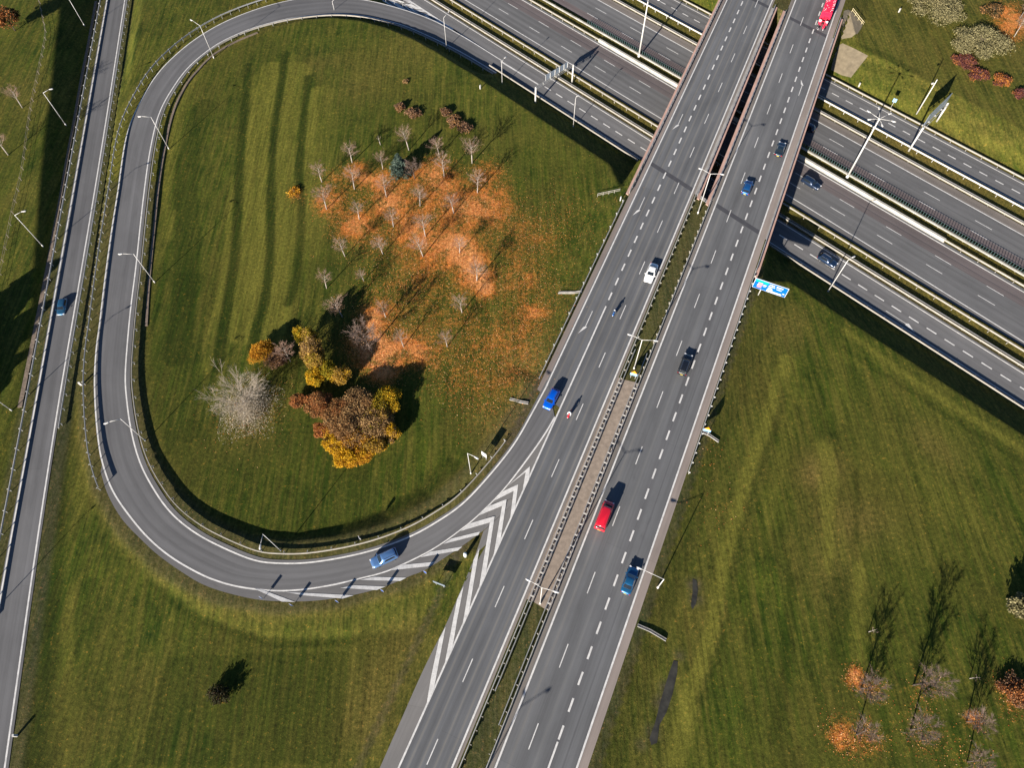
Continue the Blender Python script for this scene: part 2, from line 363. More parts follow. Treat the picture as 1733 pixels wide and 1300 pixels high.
MOW = [  # width m, strength, photo points
 (15, 0.75, [(478,130),(470,260),(462,400),(440,540)]), (7, 0.45, [(545,160),(540,300),(520,420)]),
 (52, -0.52, [(330,1180),(420,1220),(520,1190)]), (30, -0.36, [(330,760),(420,830),(560,860)]), (18, -0.3, [(290,500),(285,600),(300,700)]), (30, 0.2, [(1450,640),(1560,760),(1640,900)]), (24, .18, [(640,90),(800,150),(950,250)]),  # broad strokes: wide darker and lighter areas of grass, not single mowing lines
 (1.9, -1.9, [(484,90),(481,101),(473,165),(463,228),(458,330),(458,421),(450,498),(437,548),(428,590)]),
 (1.8, -1.8, [(522,130),(516,178),(509,254),(506,325),(511,345),(506,421),(501,472),(488,513)]),
 (1.9, -1.7, [(420,110),(412,200),(404,290),(401,396),(391,477),(381,548),(370,625)]),
 (0.9, -0.6, [(562,385),(560,440),(555,480)]),
 (1.6, 0.9, [(497,95),(488,165),(478,228),(474,330),(472,421),(464,490)]),
 (1.6, 0.8, [(466,110),(456,200),(446,330),(444,430),(436,490)]),
 (1.5, 0.7, [(533,150),(526,250),(522,330),(520,400)]),
 (1.3, 1.0, [(394,300),(386,420),(372,500),(356,560),(346,630)]),
 (1.6, 0.6, [(430,130),(424,250),(416,330),(412,430)]),
 (5.5, -0.7, [(345,180),(320,260),(315,330),(318,420),(310,520),(300,600)]),
 (1.6, 0.9, [(340,112),(312,160),(292,230),(284,300),(278,340)]),
 (3.0, 0.6, [(283,352),(285,400)]),
 (1.6, -0.9, [(303,330),(299,350)]),
 (2.6, 1.5, [(1330,610),(1310,680),(1300,716),(1266,805),(1236,919),(1220,985),(1205,1084),(1165,1186),(1145,1290)]),
 (1.2, -0.9, [(1326,640),(1312,716),(1280,805),(1250,919),(1234,985),(1220,1084),(1182,1186)]),
 (2.2, 0.5, [(1345,620),(1336,700),(1318,800),(1300,880)]),
 (3.5, 1.0, [(1395,760),(1400,800),(1408,870),(1412,960)]),
 (1.0, -0.7, [(1448,800),(1450,850),(1448,920)]),
 (1.0, -0.7, [(1420,830),(1418,900),(1416,980)]),
 (2.0, 1.0, [(1455,960),(1450,1040),(1452,1110)]),
 (2.0, -0.7, [(1340,980),(1335,1060),(1325,1160),(1310,1250)]),
 (2.4, -0.6, [(1420,960),(1422,1040),(1415,1120)]),
 (1.4, 1.2, [(1430,560),(1540,640),(1640,705),(1733,762)]),
 (1.2, -0.6, [(1430,590),(1540,662),(1640,727),(1733,785)]),
 (2.4, -0.5, [(1470,110),(1560,150),(1640,185),(1733,225)]),
 (2.4, -0.6, [(1430,55),(1445,75),(1500,95),(1545,120)]),
 (2.2, 0.6, [(1460,150),(1560,190),(1650,232),(1733,270)]),
 (3.2, -0.8, [(110,640),(100,800),(88,960),(70,1120),(55,1290)]),
 (2.6, -0.5, [(95,980),(85,1100),(70,1290)]),
 (1.2, 0.25, [(240,940),(300,1000),(352,1040),(410,1062),(470,1076),(560,1074),(610,1064)]),
 (1.2, -0.6, [(255,985),(310,1030),(370,1060),(470,1090),(600,1085)]),
 (1.2, 0.5, [(120,1000),(118,1150),(112,1290)]),
 (2.2, 0.5, [(170,690),(142,800),(138,860)]),
 (2.0, 0.7, [(224,60),(216,150),(206,220),(196,300)]),
 (1.4, 0.6, [(250,55),(236,85),(222,130)]),
 (1.6, -0.6, [(238,40),(222,110),(212,170)]),
 (1.2, 0.7, [(700,905),(760,850),(800,800),(850,720)]),
 (0.35, -0.8, [(145,1120),(143,1150),(148,1180),(160,1198),(182,1203),(205,1200),(230,1190)]),
 (0.35, -0.8, [(158,1120),(160,1150),(168,1168),(185,1178),(205,1180),(225,1172)]),
 (0.35, -0.7, [(255,1020),(280,1050),(296,1080),(298,1110),(292,1130)]),
 (0.35, -0.7, [(262,1040),(274,1060),(282,1090),(281,1112)]),
 (0.35, -0.6, [(150,1100),(156,1060),(175,1020)]),
]
LEAF = [  # px, py, radius px, weight
 (600,288,20,1.0),(612,305,22,.7),(560,335,27,.85),(548,352,18,.6),(590,375,32,.85),(610,385,26,.7),(650,325,34,.9),(655,350,26,.8),(640,300,20,.6),(690,300,36,.55),(735,285,30,.9),(750,310,34,.9),
 (700,345,42,.75),(770,350,44,.95),(720,395,44,.95),(690,385,32,.6),(800,355,40,.95),(835,330,36,.7),(825,290,28,.6),(840,370,40,.7),(775,412,28,1.3),(795,440,26,1.5),(808,470,24,1.4),(822,490,16,1.1),
 (735,430,40,.6),(700,450,50,.4),(745,470,50,.4),(640,410,50,.4),(660,500,60,.35),(620,580,34,1.5),(640,600,34,1.4),(650,630,24,1.2),(625,545,22,.8),(690,590,30,.75),(720,600,26,.7),(700,560,60,.4),
 (640,530,24,.7),(790,540,60,.35),(860,430,70,.28),(900,500,60,.38),(885,560,50,.48),(860,600,50,.42),(800,610,60,.35),(930,400,60,.22),(960,350,60,.14),(820,680,50,.3),(870,640,40,.35),(760,650,40,.25),(900,400,40,.35),
 (880,470,30,.45),(905,530,20,.7),(560,300,20,.4),(500,330,14,.5),(430,690,60,.18),(1447,1140,12,1.3),(1445,1155,14,.9),(1428,1250,22,.8),(1420,1240,26,.25),(1470,1250,24,.5),(1478,1165,20,.5),(1560,1245,34,.2),(1565,1170,26,.25),(1646,1215,11,1.3),(1650,1220,14,.4),(1640,1280,36,.12),(1715,40,26,.8),(1700,58,24,.8),(1725,20,30,.7),(1690,15,24,.5),(1720,1180,30,.5),
 (1210,860,40,.05),(1190,760,40,.05)]
N_ = nA * nB
fx, fy = verts[:, 0].astype(float), verts[:, 1].astype(float)
mow = np.zeros(N_); leaf = np.zeros(N_); dry = np.zeros(N_); dirt = np.zeros(N_)
def gpoly(P): return np.array([G(u, v) for u, v in P])
for wd, stg, P in MOW:
    P3 = smooth_poly(gpoly(P), 24) if len(P) > 2 else gpoly(P)
    m = (fx > P3[:, 0].min() - 6) & (fx < P3[:, 0].max() + 6) & (fy > P3[:, 1].min() - 6) & (fy < P3[:, 1].max() + 6)
    d, _ = seg_dist(fx[m], fy[m], P3); mow[m] += (stg if stg < 0 or wd > 5 else stg * .85) * np.clip((wd / 2 + (.22 if stg < 0 else .5) - d) / (.44 if stg < 0 else 1.0), 0, 1)
for u, v, r, wt in LEAF:
    x, y, z = G(u, v); rm = r * 0.001 * (F_PX and 1) * (CAMH - z) / (F_PX * _ct + (v - 650) * _st) * 1000
    leaf += wt * (.62 if r >= 40 else .85 if r > 28 else 1.0) * np.exp(-((fx - x) ** 2 + (fy - y) ** 2) / (rm * rm))
q_ = fx * HN[0] + fy * HN[1]; t_ = fx * MR[0] + fy * MR[1]; s_ = fx * MD[0] + fy * MD[1]
dry += np.clip((q_ - 111) / 0.6, 0, 1) * np.clip((171.5 - q_) / 1.0, 0, 1) * 0.55
dry += np.clip((q_ - 172) / 6, 0, 1) * 0.22
dirt += np.clip((q_ - 119.6) / .2, 0, 1) * np.clip((121.4 - q_) / .4, 0, 1) * .7
dirt += np.clip((q_ - 156) / .2, 0, 1) * np.clip((157.4 - q_) / .4, 0, 1) * .5
dirt += ((t_ > 8.6) & (t_ < 10.6)) * (q_ < 100) * 0.5 + ((t_ < -21.0) & (t_ > -22.3)) * (q_ < 100) * 0.4 + ((t_ > -9) & (t_ < -4)) * 0.5
dry += ((t_ > 10) & (t_ < 22)) * (q_ < 100) * 0.18
d, _ = seg_dist(fx, fy, LCEN); dirt += np.clip((6.6 - d) / 1.0, 0, 1) * 0.45 * (fy < 120); dry += np.clip((8.0 - d) / 1.5, 0, 1) * 0.25
d, _ = seg_dist(fx, fy, RCEN); dirt += np.clip((5.6 - d) / 1.0, 0, 1) * 0.5
for u, v, r, wt in ((1395,790,30,.8),(1375,810,24,.6),(1480,880,40,.4),(1420,880,40,.5),(1600,770,40,.4),(1560,740,30,.4),(1400,960,60,.4),(700,80,60,.3),(540,110,30,.3),(600,140,50,.25),(900,610,50,.5),(840,720,50,.5),(430,690,50,.5),(420,740,50,.3),(640,1150,60,.35),(700,1080,50,.4),(620,1240,60,.4),(170,720,40,.3),(60,150,60,.3),(40,330,40,.3),(1600,250,80,.3),(1330,560,40,.3)):
    x, y, z = G(u, v); rm = r * (CAMH - z) / (F_PX * _ct + (v - 650) * _st); dry += wt * np.exp(-((fx - x) ** 2 + (fy - y) ** 2) / (rm * rm))
# bottom-left and the loop's south-west are darker grass, set by the broad strokes above
for u, v, r, wt in ((1175,990,11,1.0),(1178,1015,10,.9),(1150,1110,8,.7),(1128,1165,11,1.0),(1118,1190,12,1.0),(1105,1240,11,.9),(1085,1262,10,.6)):
    x, y, z = G(u, v); rm = r * (CAMH - z) / (F_PX * _ct + (v - 650) * _st); dirt += wt * np.exp(-((fx - x) ** 2 + (fy - y) ** 2) / (rm * rm) * 1.0)
for nm, a in (('mow', np.clip(mow, -1, 1)), ('leaf', np.clip(leaf, 0, 1.6)), ('dry', np.clip(dry, 0, 1)), ('dirt', np.clip(dirt, 0, 1))):
    at = me.attributes.new(nm, 'FLOAT', 'POINT'); at.data.foreach_set('value', a.astype('f'))

def grass_mat():
    k = NT('mown_grass'); tc = k.n('ShaderNodeTexCoord').outputs['Object']
    A = lambda n: k.n('ShaderNodeAttribute', attribute_name=n).outputs['Fac']
    big = k.noise(tc, 0.035, 4, 0.6); mid = k.noise(tc, 0.22, 5, 0.62); fine = k.noise(tc, 1.6, 5, 0.7); tiny = k.noise(tc, 4.6, 4, 0.8)
    st1 = k.noise(k.mapping(tc, (0.9, 0.07, 1), (0, 0, R_(8))), 1.0, 4, 0.65)
    st2 = k.noise(k.mapping(tc, (1.1, 0.09, 1), (0, 0, R_(-50))), 1.0, 4, 0.65)
    sel = k.rng(k.noise(tc, 0.02, 1), 0.45, 0.55)
    stv = k.mix(sel, st1, st2)
    fin = k.mix(sel, k.noise(k.mapping(tc, (2.4, 0.06, 1), (0, 0, R_(8))), 1.0, 3, .6), k.noise(k.mapping(tc, (2.4, 0.07, 1), (0, 0, R_(-50))), 1.0, 3, .6))
    c = k.mix(k.rng(mid, 0.3, 0.7), (0.014, 0.031, 0.003), (0.049, 0.067, 0.007))
    c = k.mix(k.rng(stv, 0.40, 0.66, 0, 0.9), c, (0.088, 0.083, 0.014))
    c = k.mix(k.rng(big, 0.45, 0.68, 0.0, 0.65), c, (0.066, 0.060, 0.011))
    c = k.mix(k.math('MULTIPLY', A('dry'), k.rng(fine, 0.3, 0.6, 0.45, 1.0), clamp=True), c, (0.135, 0.098, 0.026))
    mw = A('mow')
    c = k.mix(k.math('MULTIPLY', k.math('MULTIPLY', mw, 0.9), k.rng(stv, 0.36, 0.6, 0.62, 1.0), clamp=True), c, (0.118, 0.114, 0.018))
    c = k.mix(k.math('MULTIPLY', k.math('MULTIPLY', mw, -0.72), k.rng(mid, 0.3, 0.6, 0.7, 1.0), clamp=True), c, (0.012, 0.023, 0.002))
    c = k.mix(k.math('MULTIPLY', A('dirt'), k.rng(fine, 0.35, 0.6, 0.5, 1.0), clamp=True), c, (0.052, 0.043, 0.032))
    # matted leaves between the separate fallen ones
    lf = k.math('MULTIPLY', A('leaf'), k.rng(k.noise(tc, 0.42, 5, 0.7), 0.36, 0.64, 0.2, 1.25)); th = k.math('SUBTRACT', k.math('ADD', k.math('MULTIPLY', lf, 0.36), k.math('MULTIPLY', k.math('ADD', fine, tiny), 0.5)), 0.72)
    lm = k.rng(th, -0.15, 0.14)
    lc = k.mix(k.rng(tiny, 0.3, 0.7), (0.30, 0.065, 0.012), (0.60, 0.22, 0.045)); lc = k.mix(k.rng(A('leaf'), 0.75, 1.5, 0, .8), lc, k.mix(k.rng(tiny, 0.3, 0.7), (0.48, 0.17, 0.045), (0.85, 0.43, 0.17)))
    c = k.mix(k.math('MULTIPLY', lm, 0.9), c, lc)
    g = k.math('ADD', k.math('ADD', k.rng(fine, 0.32, 0.68, 0.62, 1.36), k.rng(fin, 0.34, 0.66, -.22, .24)), k.rng(tiny, 0.32, 0.68, -0.30, 0.34))
    gc = k.n('ShaderNodeCombineColor'); [k.l(g, gc.inputs[i]) for i in range(3)]
    c = k.mix(1.0, c, gc.outputs[0], 'MULTIPLY')
    k.l(c, k.b.inputs['Base Color']); k.b.inputs['Roughness'].default_value = 0.95; k.b.inputs['Specular IOR Level'].default_value = 0.1
    h = k.math('ADD', k.math('MULTIPLY', fine, 0.6), k.math('MULTIPLY', tiny, 0.5))
    bp = k.n('ShaderNodeBump'); bp.inputs['Strength'].default_value = 0.55; bp.inputs['Distance'].default_value = 0.22; k.l(h, bp.inputs['Height']); k.l(bp.outputs[0], k.b.inputs['Normal'])
    return k.m
me.materials.append(grass_mat())

# ------------------------------------------------------------------ road surfaces
def frame_strip(name, fr, s0, s1, edges, z, m, step=4.0):
    """edges(s)->(lo,hi) lateral limits in frame fr"""
    b = MB(); S = np.arange(s0, s1 + step, step); A = []; B = []
    for s in S:
        lo, hi = edges(s); A.append((*fr(s, lo), z)); B.append((*fr(s, hi), z))
    b.strip(A, B); o = up_faces(b.build(name, m)); struct(o); return o
def muv(c): return np.stack([c[:, :2] @ MR, c[:, :2] @ MD], 1)
def huv(c): return np.stack([c[:, :2] @ HN, c[:, :2] @ HD], 1)
A_S = asphalt('asphalt_southbound', 0.108, (0.98, 1.0, 1.03), 0.13, 1.75, -20.5, [(-21.6, -20.3, (0.20, 0.165, 0.145), .85), (-8.75, -8.0, (0.19, 0.165, 0.145), .85)] + [(t, t + .28, (0.17, 0.16, 0.14), .5) for t in (-19.0, -17.4, -14.95, -13.4, -11.4, -9.9)], lane0=-16.0)
A_N = asphalt('asphalt_northbound', 0.113, (0.99, 1.0, 1.01), 0.11, 3.5, -2.4, [(-4.6, -3.5, (0.165, 0.145, 0.125), .8), (7.55, 9.0, (0.24, 0.20, 0.175), .85), (3.0, 4.4, (0.085, 0.085, 0.09), .35), (5.5, 5.62, (0.045, 0.045, 0.05), .6), (-1.9, -1.5, (0.16, 0.155, 0.145), .45), (1.5, 1.9, (0.15, 0.15, 0.145), .35)], lane0=.2)
A_R = asphalt('asphalt_ramp', 0.114, (1.0, 0.985, 0.985), 0.10, 1.9, 0.0)
A_L = asphalt('asphalt_side_road', 0.112, (1.0, 0.985, 0.985), 0.09, 1.8, 0.0)
A_G = asphalt('asphalt_gore', 0.155, (1.0, 0.95, 0.89), 0.06, 9.0, 0.0)
A_C1 = asphalt('asphalt_collector', 0.124, (1.0, 0.98, 0.97), 0.11, 1.8, 113.0)
A_C2 = asphalt('asphalt_motorway_east', 0.110, (1.0, 0.99, 0.98), 0.13, 1.8, 127.0, [(134.7, 138.5, (0.105, 0.082, 0.080), .65), (125.0, 126.8, (0.13, 0.12, 0.11), .5), (136.1, 136.3, (0.04, 0.04, 0.045), .7)])
A_C3 = asphalt('asphalt_motorway_west', 0.110, (1.0, 0.99, 0.98), 0.13, 1.8, 146.0, [(143.5, 146.6, (0.115, 0.085, 0.082), .65), (153.5, 156.2, (0.15, 0.13, 0.115), .8)])
A_C4 = asphalt('asphalt_parallel_road', 0.114, (1.0, 0.985, 0.975), 0.13, 1.8, 162.0)
for nm, e, mt in (('southbound_carriageway', lambda s: (-21.3 if s > 56 else -15.85, -8.3), A_S), ('northbound_carriageway', lambda s: (-4.3, 8.85), A_N)):
    o = frame_strip(nm, ms, -80, 270, e, 0.0, mt, 2.0); planar_uv(o, muv)
for nm, e, mt in (('collector_road', (112.35, 119.9), A_C1), ('motorway_carriageway', (125.4, 139.3), A_C2), ('motorway_carriageway', (144.3, 155.9), A_C3), ('parallel_road', (161.75, 169.0), A_C4)):
    o = frame_strip(nm, hs, -340 if nm != 'collector_road' else -112, 220, lambda s, e=e: e, ZH, mt, 6.0); planar_uv(o, huv)
# the collector runs on to the upper left beside the ramp's nose
o = frame_strip('collector_road', hs, -340, -112, lambda s: (114.4 if s < -150 else 114.4 - 2.0 * (s + 150) / 38.0 * 1.0, 119.9), ZH, A_C1, 4.0); planar_uv(o, huv)
def ribbon(name, A, B, m, z=0.0, cols=5):
    b = MB(); A = np.asarray(A); B = np.asarray(B); n = len(A); uvs = []
    d = np.r_[0, np.cumsum(np.hypot(*(np.diff(A[:, :2], axis=0).T)))]
    for j in range(cols):
        f = j / (cols - 1); P = A * (1 - f) + B * f; P[:, 2] += z
        b.v += [tuple(p) for p in P]; uvs += [(f * np.hypot(*(B[i, :2] - A[i, :2])), d[i]) for i in range(n)]
    for j in range(cols - 1):
        for i in range(n - 1): b.f.append((j * n + i, j * n + i + 1, (j + 1) * n + i + 1, (j + 1) * n + i)); b.mi.append(0)
    o = b.build(name, m, smooth=True); up_faces(o); U = np.array(uvs, 'f')
    me_ = o.data; uv = me_.uv_layers.new(name='UVMap'); li = np.empty(len(me_.loops), 'i'); me_.loops.foreach_get('vertex_index', li); uv.data.foreach_set('uv', U[li].ravel())
    struct(o); return o
LIE = offset(LIN, 0); LIE = LIN.copy(); LIE[:, :2] += (LIN - LOUT)[:, :2] / np.linalg.norm((LIN - LOUT)[:, :2], axis=1)[:, None] * 0.95
LOE = LOUT.copy(); LOE[:, :2] += (LOUT - LIN)[:, :2] / np.linalg.norm((LOUT - LIN)[:, :2], axis=1)[:, None] * 0.15
ribbon('loop_ramp', LIE, LOE, A_R, 0.004)
ribbon('side_road', offset(LRL, 0.0) + (LRL - LRR) * 0.07, LRR + (LRR - LRL) * 0.11, A_L)
# gore pavement: one height field blended between the ramp edge and the main road
LOc = LOUT[:150:2]
def zgore(X, Y):
    X = np.asarray(X, float); Y = np.asarray(Y, float); d, z = seg_dist(X, Y, LOc)
    t = X * MR[0] + Y * MR[1]; dm = np.maximum(-15.95 - t, 0.0)
    f = d / (d + dm + 1e-6); return z * (1 - f) ** 2
def drape(o, lift):
    co = np.empty(len(o.data.vertices) * 3, 'f'); o.data.vertices.foreach_get('co', co); co = co.reshape(-1, 3)
    co[:, 2] = zgore(co[:, 0], co[:, 1]) + lift; o.data.vertices.foreach_set('co', co.ravel()); o.data.update(); return o

SHO = [(818,899,-.42),(780,927,-.75),(722,965,-1.05),(697,975,-1.15),(646,996,-1.33),(595,1009,-1.5),(544,1017,-1.68),(493,1019,-1.86),(430,1015,-2.03),(355,995,-2.29),(310,970,-2.45),(268,940,-2.56),(240,914,-2.65),(208,880,-2.8),(184,838,-2.95),(172,800,-3.03)]
SHW = smooth_poly(w3(SHO), 90)
iend = int(np.argmin(np.hypot(LOUT[:, 0] - W(173, 782, -3.05)[0], LOUT[:, 1] - W(173, 782, -3.05)[1])))
itip = int(np.argmin(np.hypot(LOUT[:, 0] - W(830, 857, -.5)[0], LOUT[:, 1] - W(830, 857, -.5)[1])))
sec = LOUT[itip:iend + 1]
seci = np.stack([np.interp(np.linspace(0, 1, 90), np.linspace(0, 1, len(sec)), sec[:, k]) for k in range(3)], 1)
g1 = drape(ribbon('ramp_shoulder', seci, SHW, A_G, 0, 5), -.002)
RB = np.array([(*W(u, v, 0), -0.02) for u, v in ((818,899),(800.7,949),(774,1013),(753.5,1060),(717.5,1131.7),(674.6,1228.6),(643,1300),(597,1410))])
RBs = smooth_poly(RB, 50)
RL_ = np.array([(*ms(s, -15.95), -0.004) for s in np.linspace(float(np.array(W(826, 970, 0)) @ MD) + 14, -20, 50)])
g2 = drape(ribbon('ramp_shoulder', RL_, RBs, A_G, 0, 5), -.003)
# throat of the gore between apex and grass tip
ap = LOUT[:itip + 1]; api = np.stack([np.interp(np.linspace(0, 1, 40), np.linspace(0, 1, len(ap)), ap[:, k]) for k in range(3)], 1)
sa = float(np.array(W(939, 706, 0)) @ MD)
opp = np.array([(*ms(s, -15.95), -0.004) for s in np.linspace(sa, float(np.array(W(826, 970, 0)) @ MD) + 14, 40)])
g3 = drape(ribbon('ramp_shoulder', api, opp, A_G, 0, 9), -.004)
g4b = MB(); tip = Vector((*W(818, 899, -.3), -.3))
g4b.poly([api[-1], tip, opp[-1]]); g4 = up_faces(g4b.build('ramp_shoulder', A_G)); struct(drape(g4, -.005)); planar_uv(g4, muv)
# top gore pavement
tg = MB(); TG = [(849,102),(795,66.5),(750,42),(727,31),(696,19.5),(652,7),(615,-2),(560,-16),(640,-30),(690,0),(714,16),(738,33),(765,48),(800,69)]
tg.poly([(*W(u, v, ZH), ZH + 0.012) for u, v in TG]); o = up_faces(tg.build('ramp_nose', A_G)); struct(o); planar_uv(o, huv)
def on_gore(u, v):
    z = -0.5
    for _ in range(8):
        x, y = W(u, v, z); z = float(zgore([x], [y])[0])
    return Vector((x, y, z))

# sand strip in the main median, puddle-like wet hollows come with the grass
b = MB(); n = 30
SA = [(*ms(s, -7.25), -0.028) for s in np.linspace(22.3, 66.3, n)]; SB = [(*ms(s, -5.15), -0.028) for s in np.linspace(22.0, 66.6, n)]
b.strip(SA, SB); b.strip([(*ms(s, -8.32), -0.03) for s in np.linspace(22.3, 66.3, n)], SA); b.strip(SB, [(*ms(s, -4.28), -0.03) for s in np.linspace(22.0, 66.6, n)])
MEDM = mat('median_sand', (0.235, 0.19, 0.15), 0.95, var=0.2, vscale=1.3)
struct(up_faces(b.build('median_paving', MEDM)))

# ------------------------------------------------------------------ markings
mk = MB()
def fr_line(fr, s0, s1, t, wd, z, step=6.0, tf=None):
    S = np.linspace(s0, s1, max(2, int(abs(s1 - s0) / step) + 1)); tf = tf or (lambda s: t)
    mk.strip([(*fr(s, tf(s) - wd / 2), z) for s in S], [(*fr(s, tf(s) + wd / 2), z) for s in S])
def dashes(fr, s_ref, per, ln, s0, s1, t, wd, z):
    k0 = math.ceil((s0 - s_ref) / per); k = k0
    while s_ref + k * per < s1:
        c = s_ref + k * per; fr_line(fr, c - ln / 2, c + ln / 2, t, wd, z); k += 1
ZM = 0.006
fr_line(ms, -80, 270, -8.93, 0.27, ZM); fr_line(ms, 57, 270, -20.0, 0.25, ZM)
fr_line(ms, -80, 80.7, -15.95, 0.27, ZM)
dashes(ms, 83.3, 3.98, 2.0, 82, 270, -16.0, 0.30, ZM); dashes(ms, 92.6, 11.95, 3.6, -80, 270, -12.42, 0.15, ZM)
fr_line(ms, -80, 270, -3.25, 0.27, ZM); fr_line(ms, -80, 270, 7.42, 0.27, ZM)
dashes(ms, 89.0, 12.05, 3.7, -80, 270, 0.2, 0.15, ZM); dashes(ms, 130.4, 3.99, 2.0, 6.6, 270, 3.7, 0.30, ZM); fr_line(ms, -80, 5.4, 3.7, 0.27, ZM)
ZK = ZH + ZM
fr_line(hs, -104.0, 220, 112.72, 0.2, ZK); fr_line(hs, -340, 220, 119.3, 0.24, ZK)
dashes(hs, -102.1, 3.99, 2.2, -103, 220, 115.98, 0.3, ZK)
fr_line(hs, -340, 220, 127.0, 0.24, ZK, tf=lambda s: 127.3 if s < -30 else 127.3 - 0.016 * min(s + 30, 70)); fr_line(hs, -340, 220, 138.45, 0.26, ZK)
dashes(hs, -25.7, 11.93, 3.8, -340, 220, 131.02, 0.16, ZK); dashes(hs, -25.5, 11.93, 3.8, -340, 220, 134.6, 0.16, ZK)
dashes(hs, -25.2, 12.6, 4.0, -340, 220, 150.05, 0.16, ZK); dashes(hs, -12.0, 12.7, 4.0, -340, 220, 146.65, 0.16, ZK)
fr_line(hs, -340, 220, 153.3, 0.26, ZK)
fr_line(hs, -340, 220, 161.98, 0.2, ZK); fr_line(hs, -340, 220, 168.1, 0.24, ZK); dashes(hs, -47.3, 3.99, 2.0, -340, 220, 164.85, 0.3, ZK)
def pl_line(P, wd, z=0.012):
    A = offset(P, -wd / 2); B = offset(P, wd / 2); A[:, 2] += z; B[:, 2] += z; mk.strip(A, B)
pl_line(LIN, 0.26); pl_line(LOUT, 0.26); pl_line(LRL, 0.26, 0.010); pl_line(LRR, 0.26, 0.010)
def pxpoly(P, z): mk.poly([(*W(u, v, z), z + 0.02) for u, v in P])
def gpo(P):
    """marking polygon laid on the gore pavement"""
    bm = bmesh.new(); f = bm.faces.new([bm.verts.new(on_gore(u, v)) for u, v in P]); bmesh.ops.triangulate(bm, faces=[f])
    for _ in range(3): bmesh.ops.subdivide_edges(bm, edges=bm.edges[:], cuts=1, use_grid_fill=True)
    bm.verts.ensure_lookup_table(); Z = zgore([v.co.x for v in bm.verts], [v.co.y for v in bm.verts])
    mk.add([(v.co.x, v.co.y, z + .03) for v, z in zip(bm.verts, Z)], [tuple(v.index for v in f.verts) for f in bm.faces]); bm.free()
def z8(a, c): return (780 + a * .16917, 740 + c * .16917)
def z7(a, c): return (600 + a * .15, 880 + c * .15)
def b4(a, c): return (430 + a * .2539, 970 + c * .2539)
CHEV = [  # bent stripes: left arm, right arm
 [z8(515,450), z8(690,293), z8(648,352), z8(470,490)], [z8(690,293), z8(683,425), z8(610,575), z8(648,352)],
 [z8(420,545), z8(573,473), z8(527,540), z8(330,640)], [z8(573,473), z8(540,740), z8(487,860), z8(527,540)],
 [z8(270,695), z8(458,622), z8(412,690), z8(170,790)], [z8(458,622), (847,915.3), (834.6,945.8), z8(412,690)],
 [z8(90,865), z8(338,792), z8(290,855), z8(-5,942)], [z8(338,792), (822.8,969.3), (809.7,1001.8), z8(290,855)]]
for P in CHEV: gpo(P)
def zA(a, c): return (640 + a * .13849, 880 + c * .13846)
def zB(a, c): return (640 + a * .13849, 1050 + c * .13846)
for P in ([zA(1240,340), zA(1110,1120), zB(1020,95), zA(1040,1235), zA(1095,915), zA(1165,495)], [zA(1045,810), zB(965,0), zB(905,360), zB(805,580), zB(915,0), zA(965,975)], [zB(825,80), zB(680,850), zB(580,1095), zB(650,680), zB(745,235)]): gpo(P)
for P in ([z7(1090,215), z7(1415,135), z7(1395,175), z7(1000,275)], [z7(860,360), z7(1215,305), z7(1165,350), z7(740,425)],
          [z7(540,510), z7(910,475), z7(850,525), z7(400,572)], [z7(215,645), z7(585,655), z7(515,692), z7(60,680)],
          [z7(0,740), z7(350,755), z7(250,795), z7(-160,770)], [b4(210,128), b4(360,135), b4(665,150), b4(590,172), b4(330,150)], [b4(0,105), b4(60,115), b4(275,195), b4(185,192)]): gpo(P)
def t3(a, c): return (600 + a * .15003, c * .15003)
TZ = ZH + 0.006
for P in ([(604,0),(614,0),(628,1),(700,22),(752,43),(750,41),(700,20),(640,3)],
          [t3(150,0),t3(200,0),t3(330,45),t3(370,55)],[t3(270,0),t3(330,0),t3(460,75),t3(420,72)],[t3(385,0),t3(440,0),t3(600,115),t3(520,100)],
          [t3(470,0),t3(540,0),t3(660,45),t3(640,20),t3(600,0)],[t3(480,5),t3(520,18),t3(545,45),t3(620,118),t3(690,150),t3(620,85)],
          [t3(560,42),t3(640,42),t3(770,105),t3(700,100)],[t3(590,75),t3(640,75),t3(690,130),t3(790,185),t3(700,155)],[t3(670,110),t3(790,115),t3(800,130),t3(715,125)],
          [t3(735,140),t3(860,165),t3(880,180),t3(770,158)],[t3(760,150),t3(800,160),t3(920,250),t3(850,215)],[t3(890,220),t3(950,235),t3(1010,290),t3(960,275)]):
    mk.poly([(*W(u, v, ZH), TZ + 0.012) for u, v in P])
for P in ([(690,0),(694,0),(768,48.5),(850,103),(847,103),(765,50)], [(912,142),(850,103.5),(795,68),(768,48.5),(766,50),(800,73),(848,105),(910,143)]):
    mk.poly([(*W(u, v, ZH), TZ + 0.01) for u, v in P])
def arrow(fr, s, t, z, side, L=6.0, flip=1):
    """straight shaft with a slanted lane-change head; flip=1 points towards -s"""
    P = [(0, -.07), (0, .07), (L * .66, .07), (L * .66, .34), (L, -side * .75 + .0), (L * .72, -.38), (L * .66, -.07)]
    if side > 0: P = [(a, c) for a, c in P]
    mk.poly([(*fr(s - flip * (a - L / 2), t + c * (1 if side > 0 else -1)), z) for a, c in P])
def arr(u, v): return np.array(W(u, v, 0)) @ MD
arrow(ms, arr(1078, 348), -18.0, ZM, 1); arrow(ms, arr(993, 546), -18.0, ZM, 1); arrow(ms, arr(1155, 208), -18.0, ZM, 1)
arrow(ms, arr(1355, 148), 5.6, ZM, 1, 6.0, -1)
xa = np.array(W(1527, 540, ZH)); arrow(hs, xa @ HD, 114.0, ZK, -1, 7.0, -1)
mko = mk.build('road_markings', PAINT)
bm = bmesh.new(); bm.from_mesh(mko.data)
for f in bm.faces:
    f.normal_update()
    if f.normal.z < 0: f.normal_flip()
